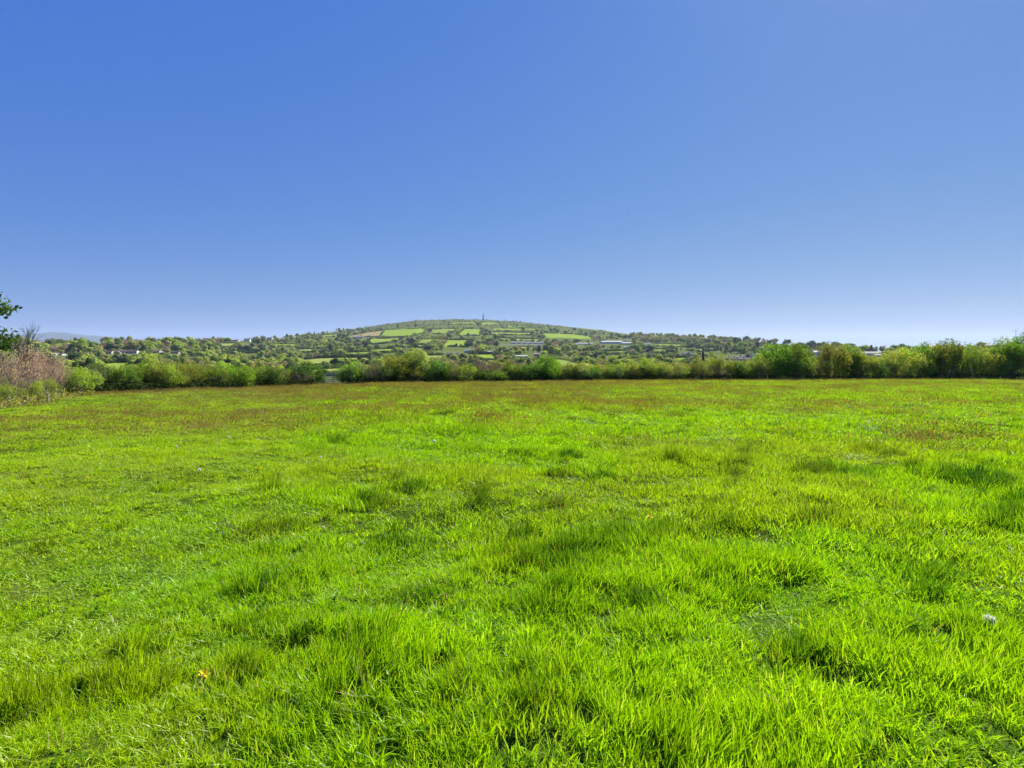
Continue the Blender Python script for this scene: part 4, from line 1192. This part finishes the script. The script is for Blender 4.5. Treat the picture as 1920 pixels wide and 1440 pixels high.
house("greenhouse", 1146, 644, 38, 4.8, (.66, .66, .68), (.83, .82, .82), "biggest white greenhouse roof on the slope right of the hill", "greenhouse", chim=False, wins=0, depth=30)
house("greenhouse", 1174, 646, 18, 3.8, (.66, .66, .68), (.80, .80, .82), "white greenhouse joined right of the biggest one", "greenhouse", chim=False, wins=0, depth=26)
house("shed", 1176, 640, 10, 2.5, (.5, .5, .5), (.6, .5, .48), "small roof above the white greenhouses", "shed", chim=False, wins=0)
house("shed", 1178, 653, 16, 3.5, (.6, .58, .55), (.78, .76, .74), "white roof half hidden below the white greenhouses", "shed", chim=False, wins=0)
house("shed", 1213, 646, 12, 1.8, (.6, .6, .6), (.7, .7, .7), "thin pale roof at the wood's foot", "shed", chim=False, wins=0)
house("cottage", 1288, 667, 16, 7, (.36, .33, .38), (.34, .31, .38), "grey house among trees above the low field")
house("field_shelter", 1048, 694, 15, 4.5, (.10, .09, .08), (.68, .66, .66), "dark field shelter with pale roof behind mid hedge", "shed", chim=False, wins=0)
house("shed", 1152, 690.5, 14, 2.5, GREYW, (.70, .64, .66), "pale roof just above the hedge in mid valley", "shed", chim=False, wins=0)
town = [(1352, 676, 10), (1362, 675, 11), (1373, 676, 10), (1384, 674, 11), (1394, 672, 10), (1390, 677, 12), (1404, 670, 12), (1404, 677, 12), (1416, 671, 10), (1417, 676, 11), (1427, 669, 11), (1429, 674, 10)]
town.sort(key=lambda q: q[1])
for k, (u, v, w) in enumerate(sorted(town)):
    wl = [WHITE, CREAM, GREYW][k % 3]; rf = [(.30, .26, .33), (.36, .30, .36), (.26, .25, .30), (.40, .27, .26)][k % 4]
    house("terraced_house", u, v, w, 6.2, wl, rf, f"{['white','cream','grey'][k%3]} terraced house, {ordw[k+1]} from the left in the small town", rot=r.uniform(-.15, .15), group="terraced houses of the small town")
house("warehouse", 1426, 665, 16, 3, WHITE, (.8, .8, .8), "white warehouse roof behind the terraced houses", "warehouse", chim=False, wins=0)
house("warehouse", 1522, 668, 38, 11, (.42, .50, .72), (.82, .82, .86), "big blue and white warehouse behind the tall clump", "warehouse", chim=False, wins=4, depth=22, ridge=.3)
house("warehouse", 1632, 667, 42, 8, (.42, .40, .40), (.66, .62, .62), "long grey roofed warehouse behind the right trees", "warehouse", chim=False, wins=0, ridge=.5)
house("warehouse", 1644, 669, 14, 6, WHITE, (.85, .85, .85), "bright white roofed unit before the long grey warehouse", "warehouse", chim=False, wins=0)

# ------------------------------------------------------------------ dandelions, clocks, birds
M_yel = simple("dandelion_yellow", (0.78, 0.66, 0.03), .6, None)
M_stem = simple("flower_stem", (0.13, 0.2, 0.05), .6, None)
m, nt, out = newmat("seed_puff")
rgb = nd(nt, "ShaderNodeRGB"); rgb.outputs[0].default_value = (.72, .70, .65, 1); scatter_shader(nt, out, rgb.outputs[0], .55, 0.0); M_puff = m
rf_ = np.random.default_rng(4)
fl = []
for k in range(60):
    a = rf_.uniform(0, 6.28); el = rf_.uniform(.05, 1.35); L = rf_.uniform(.7, 1.0)
    d = np.array([math.cos(a) * math.cos(el), math.sin(a) * math.cos(el), math.sin(el) * .45]); s = np.array([-math.sin(a), math.cos(a), 0]) * .10
    fl.append([d * .15 - s * .4, d * .15 + s * .4, d * L + s, d * L - s])
pf = []
for k in range(170):
    d = rand_unit(1, rf_)[0]; s = np.cross(d, rand_unit(1, rf_)[0]) * .12
    pf.append([d * .2, d * .6 + s, d, d * .6 - s])
stq = tube([0, 0, 0], [.03, .01, 1], .012, .010, 5)
def flower(kind, u, v, sizepx, label):
    w = near_place(u, v); Y = w[1]
    R_ = max(sizepx * Y / F / 2, .014) * (1.15 if kind == 'y' else .78 if sizepx < 12 else 1.1)
    # stands so that its head is seen at (u, v)
    z = w[2]; h = float(hgt(np.array([w[0]]), np.array([Y]))[0]) * 1.0 + .04
    k = 1 - h / (EYE - z); x, y = w[0] * k, Y * k; z = float(H(x, y))
    rt = empty("dandelion" if kind == 'y' else "dandelion_clock", (x, y, z), rf_.uniform(-.5, .5))
    s = build_soup("stem", stq, [M_stem], parent=rt); s.scale = (.2, .2, h)
    hd = build_soup("flower_head" if kind == 'y' else "seed_head", fl if kind == 'y' else pf, [M_yel if kind == 'y' else M_puff], parent=rt)
    hd.location = (.006, .002, h); hd.scale = (R_,) * 3; hd.rotation_euler = (rf_.uniform(.5, .9), rf_.uniform(-.3, .3), 0)
    tag(rt, label, "flower")
flower('y', 380, 1255, 22, "large yellow dandelion in the near grass at lower left")
flower('y', 163, 883, 7, "small dandelion beside a brown patch in the left turf")
flower('y', 116, 810, 6, "tiny dandelion in the short turf at far left")
flower('y', 447, 866, 6, "leftmost of three dandelions in a row, left of middle")
flower('y', 457, 863, 6, "middle one of three dandelions in a row, left of middle")
flower('y', 482, 868, 6, "rightmost of three dandelions in a row, left of middle")
flower('y', 190, 782, 5, "tiny dandelion near the left corner of the meadow")
flower('y', 699, 873, 8, "dandelion below the brown grass band, left of centre")
flower('y', 1062, 873, 8, "dandelion in front of a brown seed patch, right of centre")
flower('y', 1218, 963, 12, "low yellow dandelion behind the dark central tussock")
flower('y', 1427, 835, 8, "dandelion beside brown stalks, left of the dark tussock")
flower('y', 1805, 815, 8, "dandelion by the pale trodden streak at right")
flower('y', 875, 857, 6, "small dandelion left of the pale seed clock in the middle")
flower('w', 1855, 1146, 19, "large white dandelion clock in the near grass at right")
flower('w', 814, 828, 8, "white dandelion clock in the middle distance, left of centre")
flower('w', 864, 788, 5, "tiny white clock nearest the central brown band")
flower('w', 373, 875, 8, "white dandelion clock in the left turf")
flower('w', 600, 854, 7, "white dandelion clock right of the three dandelions")
flower('w', 1182, 823, 6, "small white clock on the central right meadow")
flower('w', 1627, 793, 6, "small white clock behind the dark right tussock")
flower('w', 330, 830, 6, "small white clock far out in the left turf")
flower('w', 428, 817, 6, "small white clock beside the brown band at left")
flower('w', 605, 990, 7, "white clock near a dark tussock at left")

def bird(u, v, Y, roll, label):
    t = (u - CX) / F; w = (CY - v) / F
    d = np.array([t, math.cos(PITCH) + w * math.sin(PITCH), -math.sin(PITCH) + w * math.cos(PITCH)]) * Y
    rt = empty("flying_bird", (d[0], d[1], d[2] + EYE), .6); rt.rotation_euler = (0, roll, .6)
    m = simple("dark_plumage", (.03, .03, .035), .8)
    build_soup("body", tube([0, -.18, 0], [0, 0, 0], .015, .06, 6) + tube([0, 0, 0], [0, .16, 0], .06, .04, 6) + tube([0, .16, 0], [0, .24, 0], .035, .006, 6) + [[[-.02, -.16, 0], [.02, -.16, 0], [.06, -.32, 0], [-.06, -.32, 0]]], [m], parent=rt)
    for s in (-1, 1):
        build_soup("wing", [[[0, .07, .02], [s * .22, .10, .10], [s * .22, -.04, .10], [0, -.08, .02]], [[s * .22, .10, .10], [s * .48, -.02, .06], [s * .46, -.06, .06], [s * .22, -.04, .10]]], [m], parent=rt)
    tag(rt, label, "bird", None)
bird(1176, 403, 170, .5, "tiny dark bird flying high right of centre")
bird(715, 486, 190, -.3, "tiny faint bird flying low in the sky above the hill's left")

# ------------------------------------------------------------------ haze: the air between here and the moor
hz = build_soup("haze", box(-26000, 26000, -400, 15500, -64, 430), [])
V_, f_ = soup(box(-26000, 26000, -400, 15500, -64, 430))
m, nt, out = newmat("air_haze")
vol = nd(nt, "ShaderNodeVolumePrincipled"); vol.inputs["Density"].default_value = 5.6e-5
vol.inputs["Color"].default_value = (0.62, 0.78, 1.0, 1); vol.inputs["Anisotropy"].default_value = 0.2
nt.links.new(vol.outputs[0], out.inputs["Volume"])
hz.data.materials.append(m)
tag(hz, kind='stuff', label="thin bluish summer haze", cat="haze")
